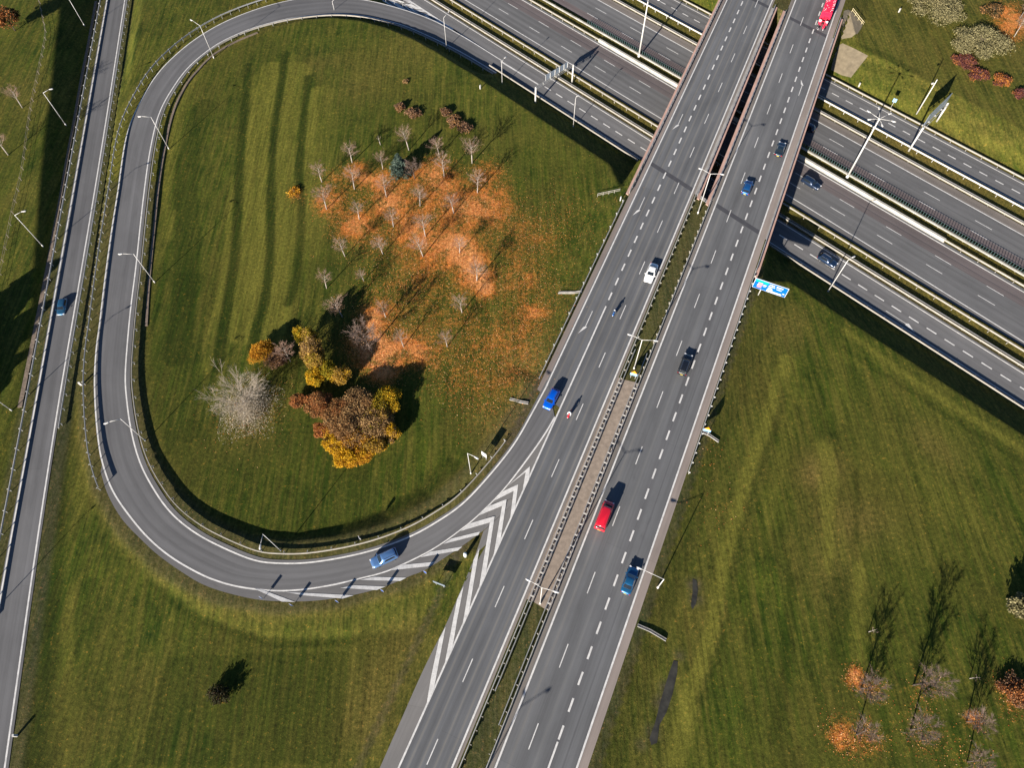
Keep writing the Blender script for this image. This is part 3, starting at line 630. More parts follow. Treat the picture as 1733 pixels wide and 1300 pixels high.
bmesh.ops.triangulate(bm, faces=[f for f in bm.faces if len(f.verts) > 4]); bm.to_mesh(mko.data); bm.free(); struct(mko)
# bridge joints in the asphalt
JM = asphalt('asphalt_joint', 0.055, (1.0, 1.0, 1.1), 0.05)
def qs(q, t): return (q - t * float(MR @ HN)) / float(MD @ HN)
for q in (106.4, 172.3):
    for t0, t1 in ((-19.85, -9.1), (-3.1, 7.25)):
        b = MB(); b.poly([(*ms(qs(q - .55, t0), t0), .003), (*ms(qs(q - .55, t1), t1), .003), (*ms(qs(q + .55, t1), t1), .003), (*ms(qs(q + .55, t0), t0), .003)])
        o = up_faces(b.build('road_joint', JM)); planar_uv(o, muv); struct(o)

# ------------------------------------------------------------------ the two bridges
def skew_pts(q, t, z): return (*ms(qs(q, t), t), z)
def slab(b, t0, t1, q0, q1, z0, z1, mi=0):
    P = [skew_pts(q0, t0, z0), skew_pts(q0, t1, z0), skew_pts(q1, t1, z0), skew_pts(q1, t0, z0), skew_pts(q0, t0, z1), skew_pts(q0, t1, z1), skew_pts(q1, t1, z1), skew_pts(q1, t0, z1)]
    b.add(P, [(0, 3, 2, 1), (4, 5, 6, 7), (0, 1, 5, 4), (1, 2, 6, 5), (2, 3, 7, 6), (3, 0, 4, 7)], mi)
def build_bridge(label, tL, tR, wingL, wingR):
    x, y = ms(qs(140, (tL + tR) / 2), (tL + tR) / 2)
    root = empty('road_bridge', (x, y, 0)); tag(root, label, 'bridge')
    inv = Vector((-x, -y, 0))
    def fin(b, nm, m):
        b.v = [(p[0] - x, p[1] - y, p[2]) for p in b.v]; o = recalc(b.build(nm, m, root)); return o
    b = MB(); slab(b, tL + .3, tR - .3, 105.9, 172.9, -1.15, -0.035); fin(b, 'deck', CONC_D)
    for side, t0, t1, wg in ((0, tL, tL + .62, wingL), (1, tR - .62, tR, wingR)):
        b = MB(); slab(b, t0, t1, wg, 181.0 if t1 > 5 or t0 < -20 else 173.6, -1.35, 0.16); e = fin(b, 'edge_beam', PINKC)
        tr = t1 + .1 if side == 0 else t0 - .1
        q0, q1 = wg + .5, (180.0 if t1 > 5 or t0 < -20 else 173.0)
        r = MB(); p0, p1 = skew_pts(q0, tr, 0), skew_pts(q1, tr, 0)
        for h in (0.98, 0.55): r.sweep([(p0[0], p0[1], h), (p1[0], p1[1], h)], [(-.06, -.07), (.06, -.07), (.06, .07), (-.06, .07)])
        fin(r, 'handrail', GALV)
        L = math.hypot(p1[0] - p0[0], p1[1] - p0[1]); n = int(L / 2.0); proto = None
        for i in range(n + 1):
            f = i / n; c = (p0[0] + (p1[0] - p0[0]) * f - x, p0[1] + (p1[1] - p0[1]) * f - y, 0)
            if proto is None:
                pb = MB(); pb.box((0, 0, .47), (.09, .09, .95), HEAD_M); proto = pb.build('post', GALV, root); o = proto
            else: o = proto.copy(); COL.objects.link(o)
            o.location = c
    for q in (122.9, 141.6, 159.4):
        b = MB()
        n = 4
        for i in range(n):
            t = tL + 2 + (tR - tL - 4) * i / (n - 1); c = skew_pts(q, t, 0)
            b.box((c[0], c[1], (ZH - .3 - 1.9) / 2 - 0.0), (1.5, .55, -ZH + .3 - 1.9 + 0), HEAD_H)
        a, c = skew_pts(q, tL + .8, 0), skew_pts(q, tR - .8, 0)
        mid = ((a[0] + c[0]) / 2, (a[1] + c[1]) / 2, -1.56)
        b.box(mid, (math.hypot(a[0] - c[0], a[1] - c[1]), .9, .8), HEAD_H)
        fin(b, 'pier', CONC_D)
    for qa, qb in ((105.4, 106.9), (172.0, 173.4)):
        b = MB(); slab(b, tL + .05, tR - .05, qa, qb, -8.4, -1.16); fin(b, 'abutment', CONC_D)
    return root
build_bridge('left bridge deck carrying the downhill lanes with arrow markings over the sunken motorway', -22.1, -6.9, 95.5, 105.0)
build_bridge('right bridge deck with the wide pink kerb strip carrying the lanes of the red lorry', -5.25, 9.8, 105.0, 96.0)
# low kerb wall that closes the median at the bridge gap
b = MB(); slab(b, -6.9, -5.25, 105.5, 106.3, -7.6, .06); o = recalc(b.build('gap_wall', CONC_D)); tag(o, 'short white wall closing the grass median at the gap between the two bridges', 'wall')

# ------------------------------------------------------------------ guard rails
W_BEAM = lambda wd: [(-wd / 2, .44), (wd / 2, .44), (wd / 2, .75), (-wd / 2, .75)]
def guardrail(path, label, name='guardrail', wd=.12, mt=None, pm=None, step=4.0, pside=.14, zoff=0.0, extra=None, group=None, hh=.75, cap=100, dbl=0.0):
    P = np.asarray(path, float); mt = mt or GALV; pm = pm or mt
    c = P[len(P) // 2]; root = empty(name, (c[0], c[1], c[2])); tag(root, label, 'guardrail', group)
    b = MB(); b.sweep([tuple(p - c + np.array([0, 0, zoff])) for p in P], [(-wd / 2, hh - .31), (wd / 2, hh - .31), (wd / 2, hh), (-wd / 2, hh)]); recalc(b.build('beam', mt, root))
    if dbl:
        b = MB(); b.sweep([tuple(p - c + np.array([0, 0, zoff])) for p in offset(P, dbl)], [(-.05, hh - .31), (.05, hh - .31), (.05, hh), (-.05, hh)]); recalc(b.build('beam', GREY_M, root))
    Q = resample(P, step); T = np.gradient(Q[:, :2], axis=0); T /= np.linalg.norm(T, axis=1)[:, None]
    vis = []
    for i in range(len(Q)):
        x, y, z = Q[i]; r = Vector((T[i, 1], -T[i, 0]))
        vis.append(((x + r.x * pside, y + r.y * pside, z), math.atan2(T[i, 1], T[i, 0])))
    def inv(p):
        u, v = px(*p); return -40 < u < 1775 and -40 < v < 1340
    seen = [k for k in vis if inv(k[0])]
    pm_ = MB(); pm_.box((0, 0, hh / 2 - .12 + zoff / 2), (.09, .10, hh + .2 + zoff)); pm_.box((0, -.5 * pside, hh - .2 + zoff), (.10, abs(pside), .12)); proto = None
    for k, (p, rz) in enumerate(seen[:cap]):
        if proto is None: proto = recalc(pm_.build('post', pm, root)); o = proto
        else: o = proto.copy(); COL.objects.link(o)
        o.location = (p[0] - c[0], p[1] - c[1], p[2] - c[2]); o.rotation_euler = (0, 0, rz)
    if len(seen) > cap:
        bb = MB()
        for p, rz in seen[cap:]: bb.box((p[0] - c[0], p[1] - c[1], p[2] - c[2] + hh / 2 - .1), (.11, .13, hh + .1), rz)
        bb.build('post', pm, root)['kind'] = 'stuff'
    return root, c
def mline(s0, s1, t, z=0.0, n=None):
    n = n or int(abs(s1 - s0) / 4) + 2
    return [(*ms(s, t), z) for s in np.linspace(s0, s1, n)]
def hline(s0, s1, q, z=ZH, n=None):
    n = n or int(abs(s1 - s0) / 6) + 2
    return [(*hs(s, q * (1 - .62 / 121.5)), z) for s in np.linspace(s0, s1, n)]   # rail tops stand higher than the road the offsets were taken on
DKS = mat('weathered_steel', (0.36, 0.36, 0.35), 0.6, 0.2, var=0.2)
guardrail(mline(108, 60, -21.75), 'thin steel guardrail beside the arrow lane, along the leaf-strewn grass', mt=DKS, pside=.2, step=4)
guardrail(offset(LIN, 1.45)[12:], 'long curved guardrail on the inner edge of the loop ramp, around the mown field', mt=CREAM_M, pm=DKS, wd=.13, pside=.25, step=4)
ia = int(np.argmin(np.hypot(LOUT[:, 0] - W(178, 828, -3)[0], LOUT[:, 1] - W(178, 828, -3)[1])))
guardrail(offset(LOUT, -1.5)[ia:232], 'curved guardrail on the outer edge of the loop ramp, along a brown verge', mt=GALV, pm=GALV, pside=-.2, step=2.6, zoff=.55, wd=.09)
ib = int(np.argmin(np.abs(LRR[:, 1] - W(104, 740, -3.4)[1])))
guardrail(offset(LRL, 1.25 * (1 if LRL[0, 1] > LRL[-1, 1] else -1))[8:100], 'guardrail on the left edge of the narrow side road, below the long dark bank', mt=DKS, pside=.2, step=4, zoff=.38)
guardrail(offset(LRR, -1.1)[8:ib], 'guardrail with white posts between the side road and the loop ramp', mt=DKS, pm=GALV, pside=-.25, step=3.2)
g, c = guardrail(mline(-50, 116, -7.95), 'guardrail on the left edge of the main median, beside the white saloon', mt=DKS, pm=CREAM_M, pside=.2, step=2.0, cap=100)
g2_, c2 = guardrail(mline(-50, 114, -4.42), 'guardrail on the right edge of the main median, beside the red van', mt=DKS, pm=CREAM_M, pside=-.2, step=2.0, cap=100)
for lab, t, s0, s1 in (('second inner beam of the median guardrail left of the sandy strip', -7.38, 8, 73), ('second inner beam of the median guardrail right of the sandy strip', -5.02, 4, 73)):
    r, cc = guardrail(mline(s0, s1, t), lab, mt=GALV, pm=GALV, pside=0.0, step=6.0)
    proto = None
    for i, s in enumerate(np.arange(22.9, 66, 2.0)):
        tt = t - .28 if t < -7 else t + .3; x, y = ms(s, tt)
        if proto is None:
            bb = MB(); bb.box((0, 0, .7), (.22, .70, .12)); proto = bb.build('spacer', CONC, r); o = proto
        else: o = proto.copy(); COL.objects.link(o)
        o.location = (x - cc[0], y - cc[1], 0); o.rotation_euler = (0, 0, HEAD_M)
guardrail(mline(53, 101, 9.0), 'guardrail with white-tipped posts along the right kerb, below the blue direction sign', mt=DKS, pm=WHITE_M, pside=.2, step=2.0)
guardrail(hline(-119, 90, 112.05), 'guardrail at the foot of the shaded cutting bank, along the nearest sunken lane', mt=CREAM_M, step=4, wd=.18, pside=-.25)
guardrail(hline(-250, 90, 120.85), 'cream guardrail on the near side of the first motorway median', dbl=-.55, mt=CREAM_M, step=4, wd=.18, pside=-.3)
guardrail(hline(-250, 90, 124.5), 'white guardrail on the far side of the first motorway median', mt=CREAM_M, pm=CREAM_M, step=4, wd=.2, pside=.3, cap=80)
guardrail(hline(-250, 90, 156.6), 'cream guardrail on the near side of the second motorway median', dbl=-.55, mt=CREAM_M, step=4, wd=.18, pside=-.3)
guardrail(hline(-250, 90, 161.15), 'white guardrail on the far side of the second motorway median, under the tall mast', mt=WHITE_M, step=4, wd=.2, pside=.3)
guardrail(hline(-250, 90, 170.0), 'cream guardrail along the farthest lane, at the foot of the sunny verge', mt=CREAM_M, step=4, wd=.2, pside=.25)
# central median of the motorway: concrete barriers, glare fence
def barrier(path, wd, h, label, mt=CONC):
    P = np.asarray(path, float); c = P[len(P) // 2]
    b = MB(); b.sweep([tuple(p - c) for p in P], [(-wd / 2, -.2), (wd / 2, -.2), (wd / 2, h * .35), (wd * .36, h), (-wd * .36, h), (-wd / 2, h * .35)])
    o = recalc(b.build('concrete_barrier', mt)); o.location = c; tag(o, label, 'barrier'); return o
CONW = mat('white_concrete', (0.33, 0.32, 0.285), 0.8, var=0.25, vscale=0.5)
barrier(hline(-105, -4, 140.2), 0.7, .8, 'wide white concrete barrier along the dark ditch of the central motorway median', CONW)
guardrail(hline(-250, -105, 140.1), 'guardrail leading to the upper left end of the wide white barrier', mt=CREAM_M, wd=.22, step=4, pside=.25)
guardrail(hline(-4, 90, 140.1), 'guardrail continuing the lower right end of the wide white barrier', mt=CREAM_M, wd=.22, step=4, pside=.25)
guardrail(hline(-250, 90, 142.7), 'pale broad rail under the teal glare fence of the central motorway median', mt=CONW, pm=CREAM_M, wd=.4, hh=.85, step=3, pside=-.35)
def glare_fence(s0, s1, q, label):
    x, y = hs((s0 + s1) / 2, q); root = empty('glare_fence', (x, y, ZH)); tag(root, label, 'fence')
    L = s1 - s0; b = MB(); b.box((0, 0, 1.66), (L, .05, .05), HEAD_H); b.box((0, 0, .86), (L, .05, .06), HEAD_H); b.build('rail', DARK_M, root)
    n = int(L / .62); m = MB(); proto = None; k = 0
    TEAL = bpy.data.materials.get('teal_slat') or mat('teal_slat', (0.05, 0.10, 0.10), 0.5)
    for i in range(n):
        d = -L / 2 + .3 + i * .62; p = hs((s0 + s1) / 2 + d, q); u, v = px(p[0], p[1], ZH)
        if k < 100 and -20 < u < 1760 and -20 < v < 1320 and (i % 2 == 0):
            if proto is None:
                bb = MB(); bb.box((0, 0, .85), (.07, .2, 1.7), HEAD_H); proto = bb.build('slat', TEAL, root); o = proto
            else: o = proto.copy(); COL.objects.link(o)
            o.location = (p[0] - x, p[1] - y, 0); k += 1
        else: m.box((p[0] - x, p[1] - y, .85), (.07, .2, 1.7), HEAD_H)
    m.build('slat', TEAL, root)['kind'] = 'stuff'
glare_fence(-112, 60, 142.5, 'teal slatted glare fence on the central barrier, casting comb-like shadows on the far carriageway')

# ------------------------------------------------------------------ lamps
LAMPW = mat('lamp_white', (0.50, 0.49, 0.47), 0.4, 0.1)
LENS = mat('lamp_lens', (0.75, 0.75, 0.72), 0.2)
def fit_h(p, u, v, lo=1.0, hi=26.0):
    best = (1e9, lo)
    for h in np.linspace(lo, hi, 501):
        a, c = px(p[0], p[1], p[2] + h); e = (a - u) ** 2 + (c - v) ** 2
        if e < best[0]: best = (e, h)
    return best[1]
def head_on(root, at, dirv, mt=LAMPW, sc=1.0):
    b = MB(); rz = math.atan2(dirv[1], dirv[0]); M = Matrix.Rotation(rz, 3, 'Z')
    prof = [(-.12, .08), (.1, .14), (.5, .17), (.78, .10)]
    vs = []; n = 8
    for xx, r in prof:
        for i in range(n):
            a = 2 * math.pi * i / n; vs.append(M @ Vector((xx * sc, r * sc * math.cos(a), .09 * sc * math.sin(a))) + Vector(at))
    fs = [(k * n + i, k * n + (i + 1) % n, (k + 1) * n + (i + 1) % n, (k + 1) * n + i) for k in range(3) for i in range(n)] + [tuple(range(n - 1, -1, -1)), tuple(range(3 * n, 4 * n))]
    b.add(vs, fs); h = recalc(b.build('lamp_head', mt, root, True))
    l = MB(); l.box(M @ Vector((.42 * sc, 0, -.10 * sc)) + Vector(at), (.5 * sc, .24 * sc, .03), rz); l.build('lens', LENS, h)
def lamp(base, top, heads, label, group, r=.085, h=None, z=None, sc=1.0, rise=.35):
    p = G(*base) if z is None else (*W(base[0], base[1], z), z)
    h = h or fit_h(p, *top)
    root = empty('street_lamp', p); tag(root, label, 'street lamp', group)
    b = MB(); b.tube((0, 0, -.3), (0, 0, h), r, r * .55, 10); b.build('pole', LAMPW, root, True)
    c = MB(); c.tube((0, 0, -.2), (0, 0, .55), r * 1.7, r * 1.5, 10); c.build('base', LAMPW, root, True)
    for hd in heads:
        hx, hy = W(hd[0], hd[1], p[2] + h + rise); v = Vector((hx - p[0], hy - p[1], 0)); L = v.length; d = v.normalized(); L = min(L, 4.5)
        a = MB(); a.tube((0, 0, h - .1), (d.x * (L - .7), d.y * (L - .7), h + rise), .05, .04, 8); a.build('arm', LAMPW, root, True)
        head_on(root, (d.x * (L - .55), d.y * (L - .55), h + rise + .02), d, sc=sc)
    return root, p, h
GL = 'lamps around the loop ramp'
lamp((362,98),(339,42),[(323,33)],'white street lamp at the top left bend of the loop, arm over the outer verge',GL)
lamp((286,252),(254,198),[(235,197)],'white street lamp left of the mown stripes, second down the loop',GL)
lamp((262,478),(225,430),[(202,430)],'white street lamp beside the end of the stone gutter on the loop',GL)
lamp((246,746),(203,710),[(178,717)],'white street lamp left of the pale bare shrub, over the bend of the loop',GL)
lamp((475,932),(445,904),[(440,928)],'white street lamp at the bottom of the loop, just left of the silver estate car',GL)
lamp((797,802),(793,767),[(808,776)],'white street lamp on the grass beside the loop near the chevrons',GL)
GS = 'lamps along the side road'
lamp((143,43),(117,-2),[(132,-8)],'white street lamp at the top edge standing in the dark bank',GS)
lamp((112,212),(73,156),[(88,150)],'white street lamp in the dark bank by the upper bare tree',GS)
lamp((73,417),(24,364),[(42,357)],'white street lamp at the lower end of the dark bank',GS)
lamp((20,695),(-30,650),[(-12,644)],'white street lamp cut by the left edge beside the big tree shadow',GS)
lamp((-48,1078),(-106,1046),[(-88,1040)],'white street lamp standing outside the left edge, its shadow crossing the side road',GS)
GMD = 'double lamps in the main median'
lamp((1181,361),(1201,293),[(1184,285),(1224,295)],'double-armed lamp at the bridge gap in the median',GMD,.11,z=-.06)
lamp((1073,624),(1087,575),[(1064,566),(1112,577)],'double-armed lamp in the median behind the yellow and blue sign',GMD,.11,z=-.06)
lamp((914,1022),(918,995),[(892,981),(944,1003)],'double-armed lamp at the lower end of the sandy median strip',GMD,.11,z=-.06)
xh = np.array(W(908, 1191, 0)) - 30.0 * np.array([math.sin(SUN_AZ), math.cos(SUN_AZ)]) - np.array([1.9, -.3])
ub = px(xh[0], xh[1], -.06)
lamp(ub, ub, [(ub[0] - 24, ub[1] + 12), (ub[0] + 30, ub[1] + 8)],'double-armed lamp just below the bottom edge in the median',GMD,.11,h=10.8,z=-.06)
lamp((1113,995),(1123,980),[(1080,961)],'bent-arm lamp on the right verge reaching over the small blue saloon','lamps on the right verge',.12, sc=1.0)
GH = 'lamps beside the sunken collector road'
lamp((568,26),(564,1),[(572,-8)],'lamp at the top of the loop where the dark bank begins',GH,z=-7.0)
lamp((756,82),(752,29),[(761,18)],'lamp in the dark bank beside the upper chevron nose',GH,z=-7.2)
lamp((850,147),(849,104),[(856,96)],'lamp in the dark bank left of the sign gantry',GH,z=-7.2)
lamp((970,216),(975,166),[(979,161)],'lamp in the dark bank right of the sign gantry',GH,z=-7.2)
lamp((1400,495),(1438,442),[(1446,434)],'lamp in the dark bank right of the blue direction sign',GH,.12,z=-7.3)
def mast(base, top, heads, label, z):
    p = (*W(*base, z), z); h = fit_h(p, *top) if top else 17.0
    root = empty('light_mast', p); tag(root, label, 'light mast', 'tall masts in the central motorway median')
    b = MB(); b.tube((0, 0, -.4), (0, 0, h), .24, .12, 14); b.build('pole', WHITE_M, root, True)
    b = MB(); b.tube((0, 0, -.1), (0, 0, .9), .36, .33, 14); b.build('base', WHITE_M, root, True)
    b = MB(); b.tube((0, 0, h - .25), (0, 0, h + .1), .32, .26, 14); b.build('crown_ring', WHITE_M, root, True)
    for hd in heads:
        if isinstance(hd, float): d = Vector((math.cos(hd), math.sin(hd), 0)); L = 2.4
        else:
            hx, hy = W(hd[0], hd[1], z + h); v = Vector((hx - p[0], hy - p[1], 0)); L = v.length; d = v.normalized()
        a = MB(); a.tube((0, 0, h - .05), (d.x * L, d.y * L, h + .1), .05, .04, 8); a.build('arm', WHITE_M, root, True)
        head_on(root, (d.x * L, d.y * L, h + .1), d, WHITE_M, 1.1)
mast((1433,301),(1488,200),[(1472.5,190.5),(1504,193.5),(1509,205),(1492,210),(1474.5,202),(1487.5,185)],'tall white mast with six spread lamp arms, right of the bridges',ZH)
mast((1081,96),None,[.3, 1.35, 2.4, 3.45, 4.5, 5.5],'tall white mast left of the bridges, its lamps above the top edge',ZH)

# ------------------------------------------------------------------ gantries and signs
SGREY = mat('sign_back_grey', (0.25, 0.30, 0.36), 0.45, 0.4, var=.1)
BLUE = mat('sign_blue', (0.0, 0.10, 0.46), 0.35)
WHITE_S = mat('sign_white', (0.55, 0.56, 0.58), 0.4)
GREEN_S = mat('sign_green', (0.0, 0.33, 0.24), 0.4)
RED_S = mat('sign_red', (0.62, 0.22, 0.22), 0.4)
ORANGE_S = mat('sign_orange', (0.66, 0.26, 0.01), 0.4)
def gantry(b0, t0, b1, t1, z0, z1, label, panels, ph, back, above=.2):
    """two legs, a cross beam and panels given as (from,to) fractions along the beam"""
    p0 = Vector((*W(*b0, z0), z0)); h0 = fit_h(p0, *t0); p1 = Vector((*W(*b1, z1), z1)); ht = p0.z + h0 - p1.z
    root = empty('sign_gantry', p0); tag(root, label, 'sign gantry')
    q = p1 - p0; d = Vector((q.x, q.y, 0)); L = d.length; d.normalize(); nrm = Vector((-d.y, d.x, 0))
    for o_, hh in ((Vector((0, 0, 0)), h0), (q, ht)):
        b = MB(); b.tube(o_ + Vector((0, 0, -.4)), o_ + Vector((0, 0, hh + .15)), .23, .2, 12); b.build('leg', WHITE_M, root, True)
    b = MB(); rz = math.atan2(d.y, d.x)
    for k in (-.22, .22):
        for zz in (-.3, .1): b.box(d * (L / 2) + nrm * k + Vector((0, 0, h0 + zz)), (L, .06, .06), rz)
    n = int(L / 2.4)
    for i in range(n + 1):
        c = d * (L * i / n)
        b.box(c + Vector((0, 0, h0 - .1)), (.04, .46, .40), rz)
    b.build('truss', GALV, root)
    for f0, f1 in panels:
        m = MB(); c = d * (L * (f0 + f1) / 2) + nrm * .34 * back
        m.box(c + Vector((0, 0, h0 + above + ph / 2 - .3)), (L * (f1 - f0), .10, ph), rz)
        pan = m.build('sign_panel', SGREY, root)
        if f1 - f0 > .6: continue
        f = MB(); nb = max(1, int(L * (f1 - f0) / 1.1))
        for i in range(nb + 1): f.box(c - d * (L * (f1 - f0) / 2) + d * (L * (f1 - f0) * i / nb) - nrm * .09 * back + Vector((0, 0, h0 + above + ph / 2 - .3)), (.06, .08, ph * .94), rz)
        f.build('bracket', WHITE_M, pan)
        f = MB(); f.box(c + nrm * .056 * back + Vector((0, 0, h0 + above + ph / 2 - .3)), (L * (f1 - f0) - .04, .012, ph - .04), rz); f.build('sign_face', BLUE, pan)
    return root
gantry((906,178),(906,148),(968,140),(971,102),ZH,ZH,'white sign gantry over the near motorway lanes, left of the bridges, five grey panel backs',[(.28,.395),(.405,.52),(.53,.64),(.65,.76),(.77,.86)],1.7,1)
gantry((1538,255),(1563,217),(1586.5,203),(1611,167),ZH,-5.5,'tall sign gantry over the farthest lane, right of the six-armed mast, one big grey-blue panel',[(.04,.93)],3.4,1)
p = (*W(1552, 191, -5.4), -5.4); h = fit_h(p, 1586, 134)
root = empty('cctv_pole', p); tag(root, 'slim white pole with a small camera near its top on the far verge', 'camera pole')
b = MB(); b.tube((0, 0, -.3), (0, 0, h), .16, .1, 10); b.build('pole', WHITE_M, root, True); b = MB(); b.box((-.6, -.1, h - 1.0), (.5, .3, .3), .4); b.tube((0, 0, h - 1.0), (-.5, -.1, h - 1.0), .04); b.build('camera', WHITE_M, root)
# big blue direction sign
zb0 = tz(*G(1284.5, 505.5)[:2]); pb = Vector(G(1284.5, 505.5)); hb = fit_h(pb, 1291, 492, .5, 8); zb = 1.0
A = Vector((*W(1273.5, 484.7, zb), zb)); B = Vector((*W(1327.5, 503, zb), zb)); best = min(np.linspace(.5, 6, 221), key=lambda h: (px(A.x, A.y, zb + h)[0] - 1279.7) ** 2 + (px(A.x, A.y, zb + h)[1] - 471) ** 2)
SH = best; d = (B - A); L = d.length; d.normalize(); rz = math.atan2(d.y, d.x); nrm = Vector((d.y, -d.x, 0))
root = empty('direction_sign', A); tag(root, 'wide blue motorway direction sign with a green top strip, beside the right kerb', 'road sign')
M = Matrix.Rotation(rz, 3, 'Z')
def spanel(nm, x0, x1, z0, z1, m, off, th=.02, par=None):
    b = MB(); b.box(M @ Vector(((x0 + x1) / 2 * L, -off, (z0 + z1) / 2 * SH)), ((x1 - x0) * L, th, (z1 - z0) * SH), rz); return b.build(nm, m, par or root)
pn = spanel('panel', 0, 1, 0, 1, BLUE, 0, .12); spanel('border', -.012, 1.012, -.03, 1.03, WHITE_S, -.02, .1, pn)
spanel('green_strip', .02, .40, .74, .97, GREEN_S, .07, .02, pn)
spanel('route_number', .12, .25, .42, .72, RED_S, .07, .02, pn); spanel('route_number', .11, .24, .18, .36, RED_S, .07, .02, pn)
tx = MB(); r2 = random.Random(3)
def word(x0, x1, z0, z1):
    x = x0
    while x < x1 - .004:
        wv = r2.uniform(.006, .012); x2 = min(x + wv, x1); tx.box(M @ Vector(((x + x2) / 2 * L, -.075, (z0 + z1) / 2 * SH + r2.uniform(-.01, .01))), ((x2 - x) * L, .02, (z1 - z0) * SH * r2.uniform(.75, 1)), rz); x = x2 + .003
for a in ((.27,.38,.54,.64),(.28,.36,.40,.48),(.10,.14,.42,.5),(.44,.60,.78,.90),(.43,.63,.60,.70),(.43,.56,.42,.52),(.42,.60,.26,.36),(.66,.86,.72,.90),(.68,.84,.52,.62)): word(*a)
tx.build('lettering', WHITE_S, pn)
spanel('white_strip', .42, .88, .03, .2, WHITE_S, .07, .02, pn); spanel('arrow', .90, .96, .25, .34, WHITE_S, .07, .02, pn)
for f in (.27,):
    c = A + d * (L * f); gz = tz(c.x, c.y); b = MB(); b.tube(M @ Vector((f * L, .12, gz - A.z - .4)), M @ Vector((f * L, .12, SH * .9)), .11, .11, 10); b.build('post', WHITE_M, root, True)

def plate_sign(base2, label, wd, z0, z1, rz, face, nm='road_sign', top=None, cat='road sign', legs=2, back=SGREY, group=None, z=None):
    p = G(*base2) if z is None else (*W(*base2, z), z)
    root = empty(nm, p, rz); tag(root, label, cat, group)
    b = MB(); b.box((0, 0, (z0 + z1) / 2), (wd, .05, z1 - z0)); pan = b.build('panel', back, root)
    f = MB(); f.box((0, -.03, (z0 + z1) / 2), (wd - .05, .012, z1 - z0 - .05)); f.build('sign_face', face, pan)
    for i in range(legs):
        x = 0 if legs == 1 else (-.32 + .64 * i) * wd
        l = MB(); l.tube((x, .06, -.3), (x, .06, z1 - .06), .045, .045, 8); l.build('post', WHITE_M, root, True)
    if top:
        t = MB(); t.add([(-wd * .42, -.03, z1 + .02), (wd * .42, -.03, z1 + .02), (0, -.03, z1 + .9), (-wd * .42, .01, z1 + .02), (wd * .42, .01, z1 + .02), (0, .01, z1 + .9)], [(0, 1, 2), (5, 4, 3), (0, 3, 4, 1), (1, 4, 5, 2), (2, 5, 3, 0)])
        t.build('warning_triangle', top, root)
    return root
RZM = -MA + R_(4)
LBLUE = mat('sign_light_blue', (0.22, 0.40, 0.66), 0.4)
plate_sign((1070.5,641),'blue sign with an orange triangle at the top end of the sandy median strip',1.35,1.2,2.0,RZM,LBLUE,top=ORANGE_S,z=-.06)
plate_sign((1193,735),'blue sign with an orange triangle beside the concrete gutter on the right verge',1.35,1.2,2.0,RZM,LBLUE,top=ORANGE_S)
plate_sign((745,993),'wide low sign on two posts in the grass nose below the chevrons',2.1,1.4,2.35,R_(-22) ,SGREY)
plate_sign((820,777),'white sign on two posts beside the loop guardrail',1.1,1.2,2.7,R_(-38),WHITE_S,back=WHITE_S)
plate_sign((611,915),'small white sign on one post inside the loop bend',.6,1.2,1.9,R_(-60),WHITE_S,back=WHITE_S,legs=1)
plate_sign((1508,181),'small pale blue sign on one post at the far verge',.9,1.5,2.5,R_(-30),LBLUE,legs=1,z=-5.6)
GD = 'curve marker posts at the edge of the gore'
RED_D = mat('marker_blue', (0.02, 0.10, 0.45), 0.4)
for (u, v), lab in zip(((446,1015),(496,1027),(573,1021),(649,1003),(721,972)), ('leftmost curve marker post at the outer edge of the loop', 'second curve marker post from the left, under the slanted white bar', 'curve marker post midway along the outer edge of the loop', 'curve marker post below the silver estate car', 'curve marker post nearest the wide low sign')):
    plate_sign((u, v), lab, .5, .85, 1.75, R_(-28), RED_D, 'curve_marker', None, 'marker post', 1, WHITE_M, GD)
p = G(788, 942); root = empty('nose_marker', p, R_(20)); tag(root, 'stout marker bollard in the tip of the grass nose between ramp and main road', 'bollard')
b = MB(); b.tube((0, 0, -.2), (0, 0, .35), .12, .12, 10); b.build('foot', BLACKR, root); b = MB(); b.tube((0, 0, .3), (0, 0, 1.6), .32, .28, 14); b.build('body', mat('bollard_green', (0.65, 0.68, 0.62), .5), root, True)
# little white marker posts in the grass
MP = MB(); MP.box((0, 0, .45), (.32, .22, 1.0)); MP.box((0, 0, 1.0), (.36, .26, .12)); mpm = recalc(MP.build('marker_post', WHITE_M)); first = True
for (u, v), lab in zip(((813,150),(1521,20),(29,1246),(138,652),(1453,146),(1050,339)), ('small white cable marker under the curve of the dark bank', 'small white marker lying in the upper right lawn', 'small white marker at the lower left beside the side road', 'small white marker between side road and loop ramp', 'small pale marker at the lower corner of the sandy apron', 'small white marker at the end of the bridge railing')):
    o = mpm if first else mpm.copy()
    if not first: COL.objects.link(o)
    first = False; o.location = G(u, v); o.rotation_euler = (0, 0, rnd.uniform(0, 3)); tag(o, lab, 'marker post', 'small white markers in the grass')
CONC_M = mat('weathered_concrete', (0.30, 0.285, 0.26), .9, var=.25, vscale=1.2)
